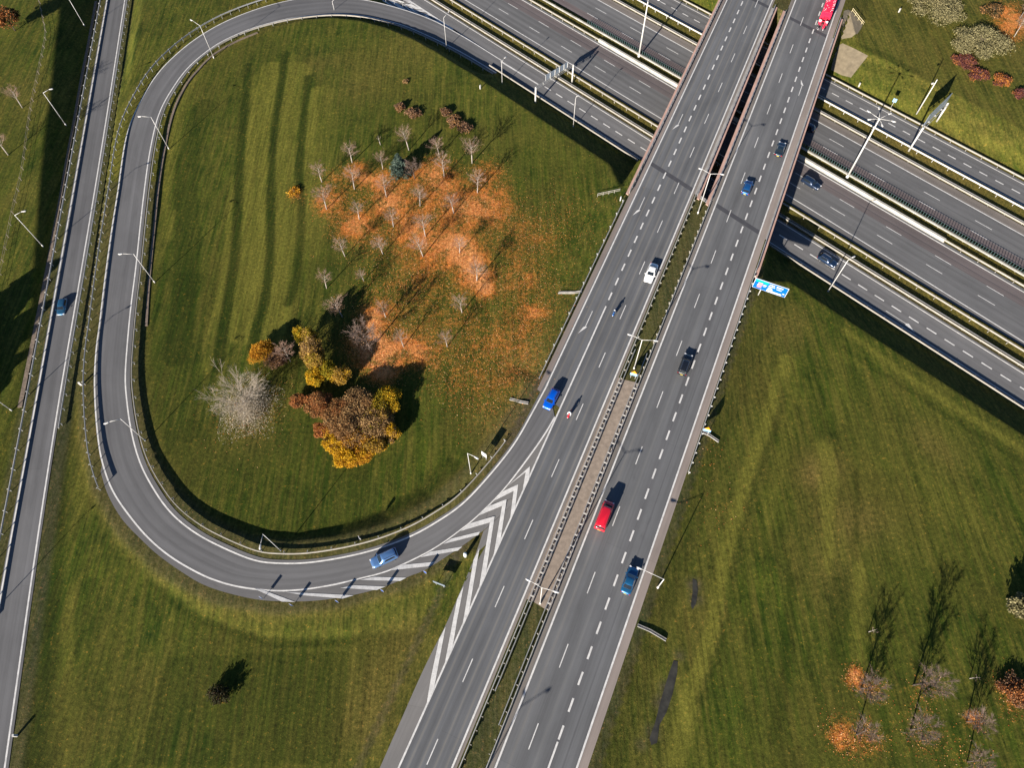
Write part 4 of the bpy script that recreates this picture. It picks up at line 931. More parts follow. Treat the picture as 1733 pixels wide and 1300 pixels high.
# drainage chutes down the embankment
def chute(P, label, wd=.45):
    Q = [Vector(G(*p)) + Vector((0, 0, .06)) for p in P]; c = Q[0].copy()
    b = MB(); b.sweep([q - c for q in Q], [(-wd / 2, 0), (-wd / 2, .22), (-wd / 2 + .1, .22), (-wd / 2 + .1, .05), (wd / 2 - .1, .05), (wd / 2 - .1, .22), (wd / 2, .22), (wd / 2, 0)])
    o = recalc(b.build('drainage_chute', CONC_M)); o.location = c; tag(o, label, 'drain', 'concrete drainage chutes on the embankment'); return o
chute([(985,494),(972,496),(945,496)],'concrete chute on the left embankment level with the dark motorcycle'); chute([(894,683),(882,681),(863,676)],'concrete chute on the left embankment level with the blue hatchback')
chute([(1189,732),(1200,737),(1216,748)],'concrete chute running from the blue and orange sign on the right verge'); chute([(1079,1059),(1100,1068),(1127,1084)],'concrete chute below the bent-arm lamp on the right verge')

# ------------------------------------------------------------------ vehicles
TYRE = BLACKR; RIM = CHROME
LAMP_F = mat('headlamp', (0.75, 0.77, 0.80), 0.1, 0.2); LAMP_B = mat('tail_lamp', (0.35, 0.01, 0.012), 0.2)
PLATE = mat('number_plate', (0.70, 0.55, 0.08), 0.5); TRIM = mat('black_trim', (0.015, 0.015, 0.016), 0.5)
def paint(name, col, metal=0.25): return mat(name, col, 0.28, metal, 0.5, 0.9)
SHAPE = {  # top line of the lower body (x fraction, z fraction of H, width), cabin base rear/front, roof rear/front
 'saloon': ([(-.5,.46,.80),(-.485,.60,.90),(-.42,.655,.95),(-.28,.67,1),(0,.66,1),(.16,.655,1),(.22,.64,.99),(.38,.585,.95),(.455,.53,.88),(.49,.44,.78),(.5,.36,.70)], -.34, .20, -.20, .045),
 'hatch': ([(-.5,.50,.84),(-.49,.62,.92),(-.42,.67,.96),(-.25,.68,1),(0,.67,1),(.18,.66,1),(.26,.645,.99),(.39,.60,.94),(.46,.54,.87),(.49,.45,.78),(.5,.38,.70)], -.46, .24, -.36, .08),
 'estate': ([(-.5,.50,.86),(-.492,.62,.93),(-.44,.66,.97),(-.25,.67,1),(0,.66,1),(.16,.655,1),(.23,.645,.99),(.38,.60,.95),(.46,.54,.88),(.49,.45,.8),(.5,.38,.72)], -.475, .22, -.42, .07),
 'van': ([(-.5,.40,.93),(-.495,.55,.96),(-.44,.56,.98),(-.25,.57,1),(0,.57,1),(.2,.57,1),(.30,.56,.99),(.42,.52,.95),(.47,.46,.90),(.49,.40,.84),(.5,.34,.76)], -.49, .36, -.47, .20)}
def car(kind, body, L, Wd, H, label, loc, head, roof_mat=None, rails=False, group='cars on the roads', tail_red=True, name='car'):
    root = empty(name, loc, head); tag(root, label, 'car' if name != 'van' else 'van', group)
    prof, cr, cf, rr, rf = SHAPE[kind]; hw = Wd / 2; b = MB(); rings = []
    for fx_, fz, fw in prof:
        x = fx_ * L; w_ = hw * fw; zt = fz * H; zb = .26 if abs(fx_) < .46 else .34
        half = [(w_ * .90, zb), (w_ * .985, zb + .12), (w_, (zb + zt) / 2 + .03), (w_ * .965, zt - .09), (w_ * .86, zt - .02), (w_ * .45, zt + .012)]
        rings.append([(x, -p, z) for p, z in half] + [(x, p, z) for p, z in reversed(half)])
    k = len(rings[0]); vs = [p for r in rings for p in r]; fs = []
    for i in range(len(rings) - 1):
        for j in range(k): fs.append((i * k + j, i * k + (j + 1) % k, (i + 1) * k + (j + 1) % k, (i + 1) * k + j))
    fs += [tuple(range(k - 1, -1, -1)), tuple(range((len(rings) - 1) * k, len(rings) * k))]; b.add(vs, fs)
    zb = .645 * H if kind != 'van' else .555 * H; bw, tw = hw * .90, hw * (.70 if kind != 'van' else .80)
    def lev(f, xr, xf, w0, z, bow=0.05): return [(xr * L, -w0 * .9, z), (xr * L * .9 + .1 * xf * L, -w0, z), (xf * L * .8 + .2 * xr * L, -w0, z), (xf * L, -w0 * .84, z), (xf * L + bow, 0, z), (xf * L, w0 * .84, z), (xf * L * .8 + .2 * xr * L, w0, z), (xr * L * .9 + .1 * xf * L, w0, z), (xr * L, w0 * .9, z), (xr * L - bow, 0, z)]
    r0 = lev(0, cr, cf, bw, zb); r1 = lev(0, rr, rf, tw, H * .965); r2 = lev(0, rr + .03, rf - .05, tw * .78, H)
    c0 = len(b.v); b.add(r0 + r1 + r2, [(j, (j + 1) % 10, 10 + (j + 1) % 10, 10 + j) for j in range(10)] + [(10 + j, 10 + (j + 1) % 10, 20 + (j + 1) % 10, 20 + j) for j in range(10)] + [tuple(range(20, 30))])
    bo = recalc(b.build('body', body, root, True))
    def glass(nm, idx, ins=.10, m=GLASS):
        """panels set 6 mm proud of the cabin faces given by base vertex index pairs"""
        g = MB()
        for j in idx:
            P = [Vector(r0[j]), Vector(r0[(j + 1) % 10]), Vector(r1[(j + 1) % 10]), Vector(r1[j])]
            n = (P[1] - P[0]).cross(P[3] - P[0]).normalized()
            c = sum(P, Vector()) / 4
            if n.dot(c - Vector((0, 0, H * .8))) < 0: n = -n
            u0, u1 = ins if isinstance(ins, tuple) else (ins, ins)
            bot = lambda t, f: (P[0].lerp(P[1], t)).lerp(P[3].lerp(P[2], t), f)
            g.add([bot(u0, .10) + n * .008, bot(1 - u1, .10) + n * .008, bot(1 - u1, .90) + n * .008, bot(u0, .90) + n * .008], [(0, 1, 2, 3)])
        return g.build(nm, m, root)
    glass('windscreen', (3, 4), (.0, .0)); glass('rear_window', (8, 9), (0, 0)); glass('side_window', (1,), .04); glass('side_window', (6,), .04)
    if kind == 'van':
        pass
    zr = .31; wx = (L * .30, -L * .29); wp = None
    for x in wx:
        for sy in (-1, 1):
            if wp is None:
                t = MB(); t.tube((0, -.11, 0), (0, .11, 0), zr, zr, 16); wp = empty('wheel', (0, 0, 0)); wp.parent = root; t.build('tyre', TYRE, wp, False)
                t = MB(); t.tube((0, -.118, 0), (0, .118, 0), zr * .62, zr * .62, 12); t.build('rim', RIM, wp); o = wp
            else:
                o = wp.copy(); COL.objects.link(o)
                for ch in wp.children: c = ch.copy(); COL.objects.link(c); c.parent = o
            o.location = (x, sy * (hw - .10), zr)
    for sy in (-1, 1):
        h = MB(); h.box((L * .463, sy * hw * .66, prof[8][1] * H - .06), (.22, .34, .13), sy * -.5); h.build('headlight', LAMP_F, root)
        h = MB(); h.box((-L * .487, sy * hw * .76, H * .53), (.09, .26, .17)); h.build('taillight', LAMP_B, root)
        h = MB(); h.box((cf * L * .86, sy * (hw + .07), zb + .04), (.14, .2, .13)); h.build('wing_mirror', body if kind != 'van' else TRIM, root)
    h = MB(); h.box((-L * .5, 0, .5), (.03, .5, .11)); h.build('number_plate', PLATE, root)
    h = MB(); h.box((L * .495, 0, .42), (.05, Wd * .5, .16)); h.build('grille', TRIM, root)
    if rails:
        for sy in (-1, 1):
            h = MB(); h.box(((rr + rf) / 2 * L, sy * tw * .82, H + .03), ((rf - rr) * L * .82, .04, .05)); h.build('roof_rail', CHROME, root)
    if roof_mat:
        h = MB(); h.box(((rr + rf) / 2 * L, 0, H + .004), ((rf - rr) * L * .5, tw * 1.1, .012)); h.build('sunroof', roof_mat, root)
    return root
def at(u, v, zr, up=.8): x, y = W(u, v, zr + up); return (x, y, zr + .015)
UP, DN = HEAD_M, HEAD_M + math.pi
car('saloon', paint('car_white', (.82, .82, .80), 0), 4.9, 1.88, 1.46, 'white saloon in the fast lane of the left carriageway', at(1102, 461, 0), DN + .02)
car('hatch', paint('car_bright_blue', (.0, .10, .62), .3), 4.4, 1.82, 1.5, 'bright blue hatchback with roof rails at the start of the slip lane', at(933, 675, 0), DN - .05, rails=True)
car('saloon', paint('car_teal', (.015, .11, .24), .4), 4.6, 1.8, 1.45, 'small blue saloon under the bent-arm lamp, lowest on the right carriageway', at(1066, 982, 0), UP)
car('estate', paint('car_black', (.012, .014, .018), .2), 4.7, 1.86, 1.5, 'black estate car with red tail lamps in the middle of the right carriageway', at(1160, 616, 0), UP, rails=True)
car('hatch', paint('car_mid_blue', (.01, .09, .27), .4), 4.2, 1.78, 1.48, 'blue hatchback on the right bridge approach beside the double-armed lamp', at(1265, 316, 0), UP)
car('saloon', paint('car_dark_green', (.015, .03, .045), .3), 4.6, 1.84, 1.42, 'dark car on the right bridge near the pink kerb', at(1321, 251, 0), UP)
car('hatch', paint('car_steel_blue', (.02, .085, .16), .4), 4.1, 1.78, 1.5, 'blue car alone on the narrow side road at the left', at(105, 519, -4.05), math.pi / 2 + R_(9) + math.pi - .03)
car('estate', paint('car_silver_blue', (.10, .21, .42), .5), 4.6, 1.9, 1.72, 'silver-blue estate car on the loop ramp beside the striped gore', at(650, 945, -1.35), R_(180 + 25), rails=True)
car('hatch', paint('car_navy', (.012, .03, .07), .4), 4.3, 1.82, 1.5, 'navy car on the nearest sunken lane, just right of the bridges', at(1401, 440, ZH), HEAD_H, rails=True)
car('estate', paint('car_night_blue', (.012, .025, .055), .4), 4.6, 1.88, 1.6, 'night-blue car leaving the bridge shadow on the wide motorway', at(1373, 309, ZH), HEAD_H)
car('hatch', paint('car_dusk_blue', (.012, .02, .04), .3), 4.2, 1.8, 1.5, 'dark car still half hidden in the bridge shadow on the far carriageway', at(1366, 214, ZH, .6), HEAD_H + math.pi)
# red van
car('van', paint('van_red', (.62, .012, .03), .05), 5.3, 1.95, 2.25, 'red delivery van in the left lane of the right carriageway', at(1024, 870, 0, 1.6), UP, group=None, name='van')

def motorbike(body, label, loc, head, plabel, jacket, helm):
    root = empty('motorcycle', loc, head); tag(root, label, 'motorcycle', 'motorcycles on the left carriageway')
    for x in (.72, -.70):
        wq = empty('wheel', (x, 0, .31)); wq.parent = root; t = MB(); t.tube((0, -.07, 0), (0, .07, 0), .31, .31, 16); t.build('tyre', TYRE, wq); t = MB(); t.tube((0, -.075, 0), (0, .075, 0), .2, .2, 12); t.build('rim', RIM, wq)
    def loft(nm, st, m):
        b = MB(); n = 8; vs = []
        for x, z, ry, rz_ in st:
            for i in range(n): a = 2 * math.pi * i / n; vs.append((x, ry * math.cos(a), z + rz_ * math.sin(a)))
        fs = [(k * n + i, k * n + (i + 1) % n, (k + 1) * n + (i + 1) % n, (k + 1) * n + i) for k in range(len(st) - 1) for i in range(n)] + [tuple(range(n)), tuple(range(n * (len(st) - 1), n * len(st)))]
        b.add(vs, fs); return recalc(b.build(nm, m, root, True))
    loft('fairing', [(.95,.75,.06,.08),(.75,.82,.2,.2),(.5,.75,.24,.28),(.2,.62,.2,.26)], body); loft('fuel_tank', [(.42,.9,.1,.08),(.25,.97,.18,.13),(.0,.9,.14,.12)], body)
    loft('seat', [(.05,.84,.13,.06),(-.3,.86,.16,.06),(-.7,.93,.1,.06)], TRIM); loft('tail', [(-.4,.8,.15,.09),(-.75,.9,.12,.08),(-.98,.98,.05,.04)], body); loft('engine', [(.35,.45,.18,.2),(0,.42,.2,.2),(-.25,.42,.15,.16)], TRIM)
    b = MB(); b.tube((.5, -.36, 1.0), (.5, .36, 1.0), .02); b.tube((.72, 0, .31), (.48, 0, 1.0), .05); b.build('handlebar', TRIM, root)
    b = MB(); b.box((.98, 0, .8), (.05, .16, .12)); b.build('headlight', LAMP_F, root)
    # rider: one skinned body
    V = [(-.22,0,.95),(-.12,0,1.18),(.02,0,1.42),(.08,0,1.52),(.13,0,1.60), (-.2,.13,.93),(.15,.24,.82),(-.12,.22,.42),(.06,.23,.38), (-.2,-.13,.93),(.15,-.24,.82),(-.12,-.22,.42),(.06,-.23,.38), (.02,.2,1.40),(.2,.33,1.17),(.46,.30,1.04),(.52,.29,1.03), (.02,-.2,1.40),(.2,-.33,1.17),(.46,-.30,1.04),(.52,-.29,1.03)]
    E_ = [(0,1),(1,2),(2,3),(3,4),(0,5),(5,6),(6,7),(7,8),(0,9),(9,10),(10,11),(11,12),(2,13),(13,14),(14,15),(15,16),(2,17),(17,18),(18,19),(19,20)]
    Rr = [.17,.17,.19,.075,.08,.12,.085,.06,.05,.12,.085,.06,.05,.085,.06,.045,.04,.085,.06,.045,.04]
    m0 = bpy.data.meshes.new('rider'); m0.from_pydata(V, E_, []); o = bpy.data.objects.new('rider_tmp', m0); COL.objects.link(o)
    sk = o.modifiers.new('skin', 'SKIN'); o.modifiers.new('sub', 'SUBSURF').levels = 1
    for i, d in enumerate(m0.skin_vertices[0].data): d.radius = (Rr[i], Rr[i]); d.use_root = (i == 0)
    bpy.context.view_layer.update(); dg = bpy.context.evaluated_depsgraph_get()
    me2 = bpy.data.meshes.new_from_object(o.evaluated_get(dg)); bpy.data.objects.remove(o)
    me2.materials.clear(); me2.materials.append(jacket); me2.polygons.foreach_set('use_smooth', [True] * len(me2.polygons))
    r = bpy.data.objects.new('person', me2); COL.objects.link(r); r.location = loc; r.rotation_euler = (0, 0, head); tag(r, plabel, 'person', 'motorcycle riders')
    h = MB(); n = 12
    vs = [(.16 + .15 * math.sin(t) * math.cos(p) * 1.15, .15 * math.sin(t) * math.sin(p), 1.68 + .16 * math.cos(t)) for t in np.linspace(.05, math.pi - .05, 8) for p in np.linspace(0, 2 * math.pi, n, endpoint=False)]
    fs = [(k * n + i, k * n + (i + 1) % n, (k + 1) * n + (i + 1) % n, (k + 1) * n + i) for k in range(7) for i in range(n)] + [tuple(range(n)), tuple(range(7 * n, 8 * n))]
    h.add(vs, fs); hh = recalc(h.build('helmet', helm, r, True)); v = MB(); v.box((.315, 0, 1.68), (.05, .2, .09)); v.build('visor', GLASS, hh)
motorbike(paint('bike_red', (.60, .02, .03), 0), 'red and white motorcycle beside the split of the slip lane', at(964, 700, 0, .9), DN - .03, 'rider in a white and dark suit on the red motorcycle', mat('suit_pale', (.55, .55, .57), .7), paint('helmet_white', (.8, .8, .8), 0))
motorbike(paint('bike_blue', (.02, .10, .30), .2), 'dark blue motorcycle in the middle lane behind the arrow', at(1040, 528, 0, .9), DN - .03, 'rider in dark clothes with a pale helmet on the blue motorcycle', mat('suit_dark', (.04, .05, .07), .7), paint('helmet_pale', (.72, .75, .8), 0))

# lorry with a forklift hung on its back, at the top edge
LRED = paint('lorry_red', (.78, .015, .05), 0); LWHITE = mat('lorry_white', (.8, .8, .8), .5)
lx = W(1397, 24, 2.6); s0 = float(np.array(lx) @ MD); tl = 5.35
root = empty('lorry', (*ms(s0 + 6, tl), .015), UP); tag(root, 'red lorry with a white-spotted load at the top edge of the right bridge', 'lorry')
b = MB(); b.box((0, 0, .85), (11.5, 2.1, .3)); b.build('chassis', TRIM, root)
b = MB(); b.box((-.9, 0, 2.0), (9.6, 2.5, 2.0)); b.box((-.9, 0, 3.02), (9.4, 2.3, .08)); b.build('cargo_body', LRED, root)
r3 = random.Random(5); b = MB()
for i in range(46): b.box((-5.4 + r3.random() * 9, r3.choice((-1, 1)) * (1.25 * r3.random() ** .3 - .12), 3.075), (r3.uniform(.1, .3), r3.uniform(.08, .2), .02), r3.random())
b.build('load_straps', LWHITE, root)
b = MB(); b.box((5.0, 0, 1.75), (1.9, 2.4, 2.5)); b.box((5.3, 0, 3.05), (1.2, 2.2, .25)); b.build('cab', LRED, root)
b = MB(); b.box((5.96, 0, 2.1), (.04, 2.1, .9)); b.build('windscreen', GLASS, root)
for x in (4.6, -2.2, -3.6):
    for sy in (-1, 1):
        t = MB(); t.tube((x, sy * 1.05 - .16, .5), (x, sy * 1.05 + .16, .5), .5, .5, 16); t.build('wheel', TYRE, root)
root = empty('forklift', (*ms(s0 - 2.5, tl - .1), .9), UP); tag(root, 'red and white forklift carried on the back of the red lorry', 'forklift')
b = MB(); b.box((.5, 0, .5), (.5, 2.2, .6)); b.box((-.2, -.55, .35), (1.6, .5, .5)); b.build('chassis', LRED, root)
b = MB(); b.box((-.1, .1, .75), (.9, .8, .6)); b.build('engine_cover', mat('forklift_dark', (.10, .015, .02), .5), root)
b = MB()
for x, y in ((.35, -.5), (.35, .5), (-.6, -.5), (-.6, .5)): b.tube((x, y, .6), (x, y, 1.75), .05)
b.box((-.1, -.5, 1.78), (1.1, .08, .08)); b.box((-.1, .5, 1.78), (1.1, .08, .08)); b.box((.4, 0, 1.78), (.08, 1.0, .08)); b.box((-.62, 0, 1.78), (.08, 1.0, .08)); b.build('cage', LRED, root)
b = MB(); b.box((.75, -.75, .95), (.12, .7, .5)); b.box((.75, .75, .95), (.12, .7, .5)); b.build('mast_plate', LWHITE, root)
for x, y in ((.45, -1.0), (.45, 1.0), (-1.15, 0.75), (-1.15, -.75)):
    wq = empty('wheel', (x, y, .1)); wq.parent = root; t = MB(); t.tube((0, -.15, 0), (0, .15, 0), .42, .42, 16); t.build('tyre', TYRE, wq); t = MB(); t.tube((0, -.17, 0), (0, .17, 0), .27, .27, 12); t.build('rim', LWHITE, wq)
b = MB(); b.box((-1.5, .6, .15), (.7, .14, .06)); b.box((-1.45, -.6, .15), (.6, .14, .06)); b.build('fork', LWHITE, root)

# ------------------------------------------------------------------ trees and shrubs
def tint_mat(name, rough=.85, trans=0.25):
    k = NT(name); a = k.n('ShaderNodeAttribute', attribute_name='tint').outputs['Color']
    k.l(a, k.b.inputs['Base Color']); k.b.inputs['Roughness'].default_value = rough; k.b.inputs['Specular IOR Level'].default_value = .2
    if trans:
        t = k.n('ShaderNodeBsdfTranslucent'); k.l(a, t.inputs['Color']); mx = k.n('ShaderNodeMixShader'); mx.inputs[0].default_value = trans
        k.l(k.b.outputs[0], mx.inputs[1]); k.l(t.outputs[0], mx.inputs[2]); o = [n for n in k.t.nodes if n.type == 'OUTPUT_MATERIAL'][0]; k.l(mx.outputs[0], o.inputs[0])
    return k.m
LEAFM = tint_mat('leaf', trans=0.35)
def bark(name, c): return mat(name, c, .9, var=.25, vscale=4)
BARK_P = bark('pale_bark', (.30, .26, .22)); BARK_D = bark('dark_bark', (.075, .055, .042)); BARK_G = bark('grey_bark', (.26, .21, .175))
TWIG_P = bark('pinkish_twigs', (.23, .145, .10)); TWIG_W = bark('silvery_twigs', (.34, .285, .22)); TWIG_B = bark('brown_twigs', (.13, .09, .07))
def quads_mesh(name, C, S, cols, rng, parent=None, m=None, flat=0.0, asp=1.0):
    n = len(C); a = rng.normal(size=(n, 3)); a[:, 2] *= (1 - flat); a /= np.linalg.norm(a, axis=1)[:, None] + 1e-9
    h = rng.normal(size=(n, 3)); 
    if flat: nn = np.stack([rng.normal(0, .25, n), rng.normal(0, .25, n), np.ones(n)], 1); nn /= np.linalg.norm(nn, axis=1)[:, None]; a = np.cross(nn, h); a /= np.linalg.norm(a, axis=1)[:, None]; bb = np.cross(nn, a)
    else: bb = np.cross(a, h); bb /= np.linalg.norm(bb, axis=1)[:, None] + 1e-9
    S = np.asarray(S)[:, None]
    V = np.stack([C - a * S - bb * S * asp * .4, C + a * S * .2 - bb * S * asp, C + a * S + bb * S * asp * .4, C - a * S * .2 + bb * S * asp], 1).reshape(-1, 3)
    me = bpy.data.meshes.new(name); me.vertices.add(4 * n); me.vertices.foreach_set('co', V.astype('f').ravel()); me.loops.add(4 * n); me.loops.foreach_set('vertex_index', np.arange(4 * n, dtype='i'))
    me.polygons.add(n); me.polygons.foreach_set('loop_start', np.arange(0, 4 * n, 4, dtype='i')); me.update(calc_edges=True)
    ca = me.color_attributes.new('tint', 'FLOAT_COLOR', 'POINT'); ca.data.foreach_set('color', np.repeat(np.c_[cols, np.ones(n)], 4, axis=0).astype('f').ravel())
    me.materials.append(m or LEAFM); o = bpy.data.objects.new(name, me); COL.objects.link(o)
    if parent is not None: o.parent = parent
    return o
PAL = {'yellow': [(.58,.34,.012),(.46,.25,.01),(.62,.40,.03),(.30,.19,.012)], 'gold': [(.52,.25,.02),(.42,.18,.018),(.55,.32,.03),(.25,.13,.015)], 'ochre': [(.38,.23,.045),(.28,.17,.035),(.46,.30,.065),(.19,.12,.03)],
 'rust': [(.36,.135,.04),(.26,.09,.03),(.44,.19,.06),(.16,.06,.028)], 'brown': [(.29,.15,.055),(.21,.11,.042),(.37,.20,.075),(.13,.075,.035)], 'greybrown': [(.36,.225,.095),(.27,.165,.075),(.45,.29,.125),(.16,.10,.05)],
 'yelgreen': [(.28,.22,.014),(.20,.17,.012),(.36,.27,.02),(.12,.12,.012)], 'silver': [(.25,.22,.105),(.19,.17,.08),(.31,.275,.14),(.12,.115,.055)], 'red': [(.15,.05,.042),(.11,.036,.036),(.19,.07,.055),(.07,.028,.028)], 'orange': [(.40,.15,.03),(.30,.10,.025),(.46,.2,.05),(.2,.07,.02)],
 'spruce': [(.085,.125,.10),(.05,.085,.07),(.14,.18,.14),(.03,.055,.045)], 'conifer': [(.02,.045,.012),(.015,.035,.01),(.03,.06,.018),(.012,.025,.01)], 'dusk': [(.035,.036,.012),(.028,.03,.01),(.05,.042,.018),(.06,.036,.018)], 'heath': [(.24,.135,.075),(.18,.10,.06),(.29,.175,.10),(.10,.065,.04)]}
def crown_pts(rng, rx, ry, rz, n, lumps=9):
    """points in a ragged shell-heavy volume with some loose sprays"""
    L = [(np.zeros(3), .72)]
    for i in range(26):
        d = rng.normal(size=3); d /= np.linalg.norm(d); d[2] = abs(d[2]) * .9 - .2; L.append((d * rng.uniform(.35, .82), rng.uniform(.20, .42)))
    per = n // (len(L) + 3) + 1; P = []; K = []
    for i, (c, r) in enumerate(L):
        m = per * 3 if i == 0 else per
        d = rng.normal(size=(m, 3)); d /= np.linalg.norm(d, axis=1)[:, None]; rr = rng.uniform(.2, 1.0, m) ** .5 + rng.normal(0, .10, m)
        P.append(c + d * (rr * r)[:, None]); K.append(np.full(m, i) + (rng.random(m) < .35) * rng.integers(0, 12, m))
    P = np.concatenate(P); K = np.concatenate(K); k = rng.permutation(len(P))[:n]
    return P[k] * np.array([rx, ry, rz]), K[k]
def stem(parent, h, r, m, forks=4, spread=.4, rng=None, nm='trunk'):
    b = MB(); b.tube((0, 0, -.3), (0, 0, h * .5), r, r * .7, 8)
    for i in range(forks):
        a = 2 * math.pi * i / forks + rng.uniform(-.4, .4); b.tube((0, 0, h * .42), (math.cos(a) * spread * h, math.sin(a) * spread * h, h * rng.uniform(.75, .95)), r * .55, r * .2, 6)
    return b.build(nm, m, parent, True)
def shrub(u, v, rpx, pal, label, h=3.2, name='autumn_tree', cat='tree', group=None, n=2600, size=.17, ry=None, pal2=None, mix=.3, rz=0.0, zc=.55, bk=None):
    rng = np.random.default_rng(int(u * 7 + v * 13)); g = G(u, v); mpp = (CAMH - g[2]) / (F_PX * _ct + (v - 650) * _st) * 1.12; r = rpx * mpp
    x, y = W(u, v, g[2] + h * zc); z = tz(x, y); root = empty(name, (x, y, z), rz); tag(root, label, cat, group)
    P, K = crown_pts(rng, r, (ry or rpx) * mpp, h * .58, n); P[:, 2] = np.abs(P[:, 2] + h * (.5 if cat == 'tree' else .28)); 
    cols = np.array(PAL[pal])[rng.choice(4, len(P), p=[.36, .28, .22, .14])]
    if pal2 is not None:
        w2 = rng.random(12)[K % 12] < mix; c2 = np.array(PAL[pal2])[rng.choice(4, len(P), p=[.36, .28, .22, .14])]; cols = np.where((w2 & (rng.random(len(P)) < .85))[:, None], c2, cols)
    cols = cols * rng.uniform(.75, 1.25, (len(P), 1)); S = rng.uniform(.6, 1.3, len(P)) * size
    quads_mesh('crown', P, S, cols, rng, root); stem(root, h * .8, .07 + h * .012, bk or BARK_D, 5, .3, rng)
    return root
GA = 'autumn trees in the big clump'
for a in ((506,678,14,'rust','small rust tree forming the left tip of the big clump',2.6,'brown',.3),(540,682,26,'rust','red-brown tree at the upper left of the big clump',3.6,'brown',.5),
          (606,686,36,'greybrown','grey-brown tree at the top of the big clump',4.2,'brown',.4),(586,718,36,'brown','dark brown tree in the middle of the big clump',4.2,'greybrown',.45),(630,716,32,'greybrown','grey-brown tree right of the middle of the big clump',4.0,'yelgreen',.35),
          (650,680,30,'yelgreen','green and yellow tree at the upper right corner of the big clump',3.8,'yellow',.4),(660,730,18,'yellow','yellow tree on the right edge of the big clump',3.2,'greybrown',.4),(548,728,17,'rust','orange-brown tree on the left flank of the big clump',2.8,'gold',.3),
          (566,750,22,'yellow','yellow tree at the lower left of the big clump',3.0,'brown',.25),(588,772,22,'yellow','bright yellow tree at the very bottom of the big clump',2.9,'gold',.4),(612,770,18,'gold','golden tree at the lower right of the big clump',2.8,'yellow',.4),(640,702,26,'ochre','ochre tree between the grey-brown and the green-yellow crowns of the big clump',3.9,'greybrown',.5),(600,742,26,'greybrown','brown and golden tree in the lower middle of the big clump',3.6,'gold',.5),(572,700,26,'brown','brown tree left of the middle of the big clump',3.9,'rust',.5),(632,752,24,'ochre','ochre tree on the lower right flank of the big clump',3.2,'yellow',.4)):
    shrub(a[0], a[1], a[2], a[3], a[4], a[5], group=GA, pal2=a[6], mix=a[7], n=int(620 * a[2]), size=.092)
GB = 'yellow trees above the big clump'
for a in ((443,596,22,'gold','round golden tree left of the bare grey tree',3.6,'brown',.15),(508,566,11,'yelgreen','small yellow-green tree top at the upper end of the row',6.5,'yellow',.4),(525,570,12,'yelgreen','yellow-green tree beside the upper end of the row',6.5,'ochre',.5),(527,592,19,'ochre','pale ochre tree in the middle of the row',6.8,'greybrown',.4),
          (536,612,18,'ochre','ochre and yellow tree below the middle of the row',6.0,'yelgreen',.4),(531,637,16,'yellow','bright yellow tree at the lower left end of the row',4.6,'yelgreen',.3),(553,626,18,'yelgreen','yellow-green tree at the lower end of the row',4.6,'yellow',.4),(575,634,17,'ochre','ochre tree at the right end of the row',4.0,'yellow',.4),(470,606,20,'heath','brownish tree between the golden tree and the row',3.0,'brown',.5)):
    shrub(a[0], a[1], a[2], a[3], a[4], a[5], group=GB, pal2=a[6], mix=a[7], n=int(560 * a[2]), size=.092)
GC = 'low brown shrubs in the upper field'
for a in ((676,178,9,'small brown shrub, left of the pair in the upper field'),(697,189,14,'brown shrub, right of the pair in the upper field'),(754,187,11,'thin brown shrub at the upper end of the shrub row'),(768,202,15,'brown shrub in the middle of the shrub row'),(785,213,15,'rusty shrub at the lower end of the shrub row')):
    shrub(a[0], a[1], a[2], 'heath', a[3], 1.9, 'shrub', 'shrub', GC, 1500, .13, pal2='brown', mix=.3)
GN = 'shrubs in the upper right lawn'
for a in ((1592,4,42,'silver','pale silvery shrub cut by the top edge',4.0,None),(1664,64,47,'silver','large pale silvery shrub, biggest in the upper right lawn',4.4,None),(1636,100,21,'red','dark red shrub below the large pale shrub',2.2,'rust'),(1660,122,17,'red','red shrub with orange top right of the dark red one',2.0,'orange'),(1699,132,17,'orange','orange and red shrub standing alone by the right edge',2.0,'red'),(1733,155,14,'red','red shrub cut by the right edge',2.0,'orange'),(1684,14,20,'dusk','dark twiggy shrub behind the large pale shrub',2.6,'brown')):
    shrub(a[0], a[1], a[2], a[3], a[4], a[5], 'shrub', 'shrub', GN, int((260 if a[3] == 'silver' else 150) * a[2]), .125 if a[3] == 'silver' else .12, pal2=a[6], mix=.4)
shrub(1722, 1170, 27, 'heath', 'rust-brown shrub at the lower right edge', 2.2, 'shrub', 'shrub', None, 5200, .10, pal2='rust', mix=.5)
shrub(1744, 1026, 22, 'silver', 'pale shrub cut by the right edge with a black shadow', 5.5, 'shrub', 'shrub', None, 3000, .18)
shrub(368, 1176, 19, 'dusk', 'dark twiggy shrub alone in the lower left field', 2.9, 'shrub', 'shrub', None, 2400, .10)
shrub(497, 322, 13, 'gold', 'small golden bush at the left rim of the leaf litter', 1.3, 'shrub', 'shrub', None, 420, .12)
shrub(686, 136, 6, 'greybrown', 'tiny grey bush near the top of the mown field', .9, 'shrub', 'shrub', None, 350, .10)
shrub(758, 300, 7, 'orange', 'small orange bush at the foot of a bare tree', .9, 'shrub', 'shrub', None, 350, .11)
shrub(10, 28, 20, 'dusk', 'dark rust-brown tree in the upper left corner', 7.0, group=None, pal2='rust', mix=.3, n=5200, size=.14)
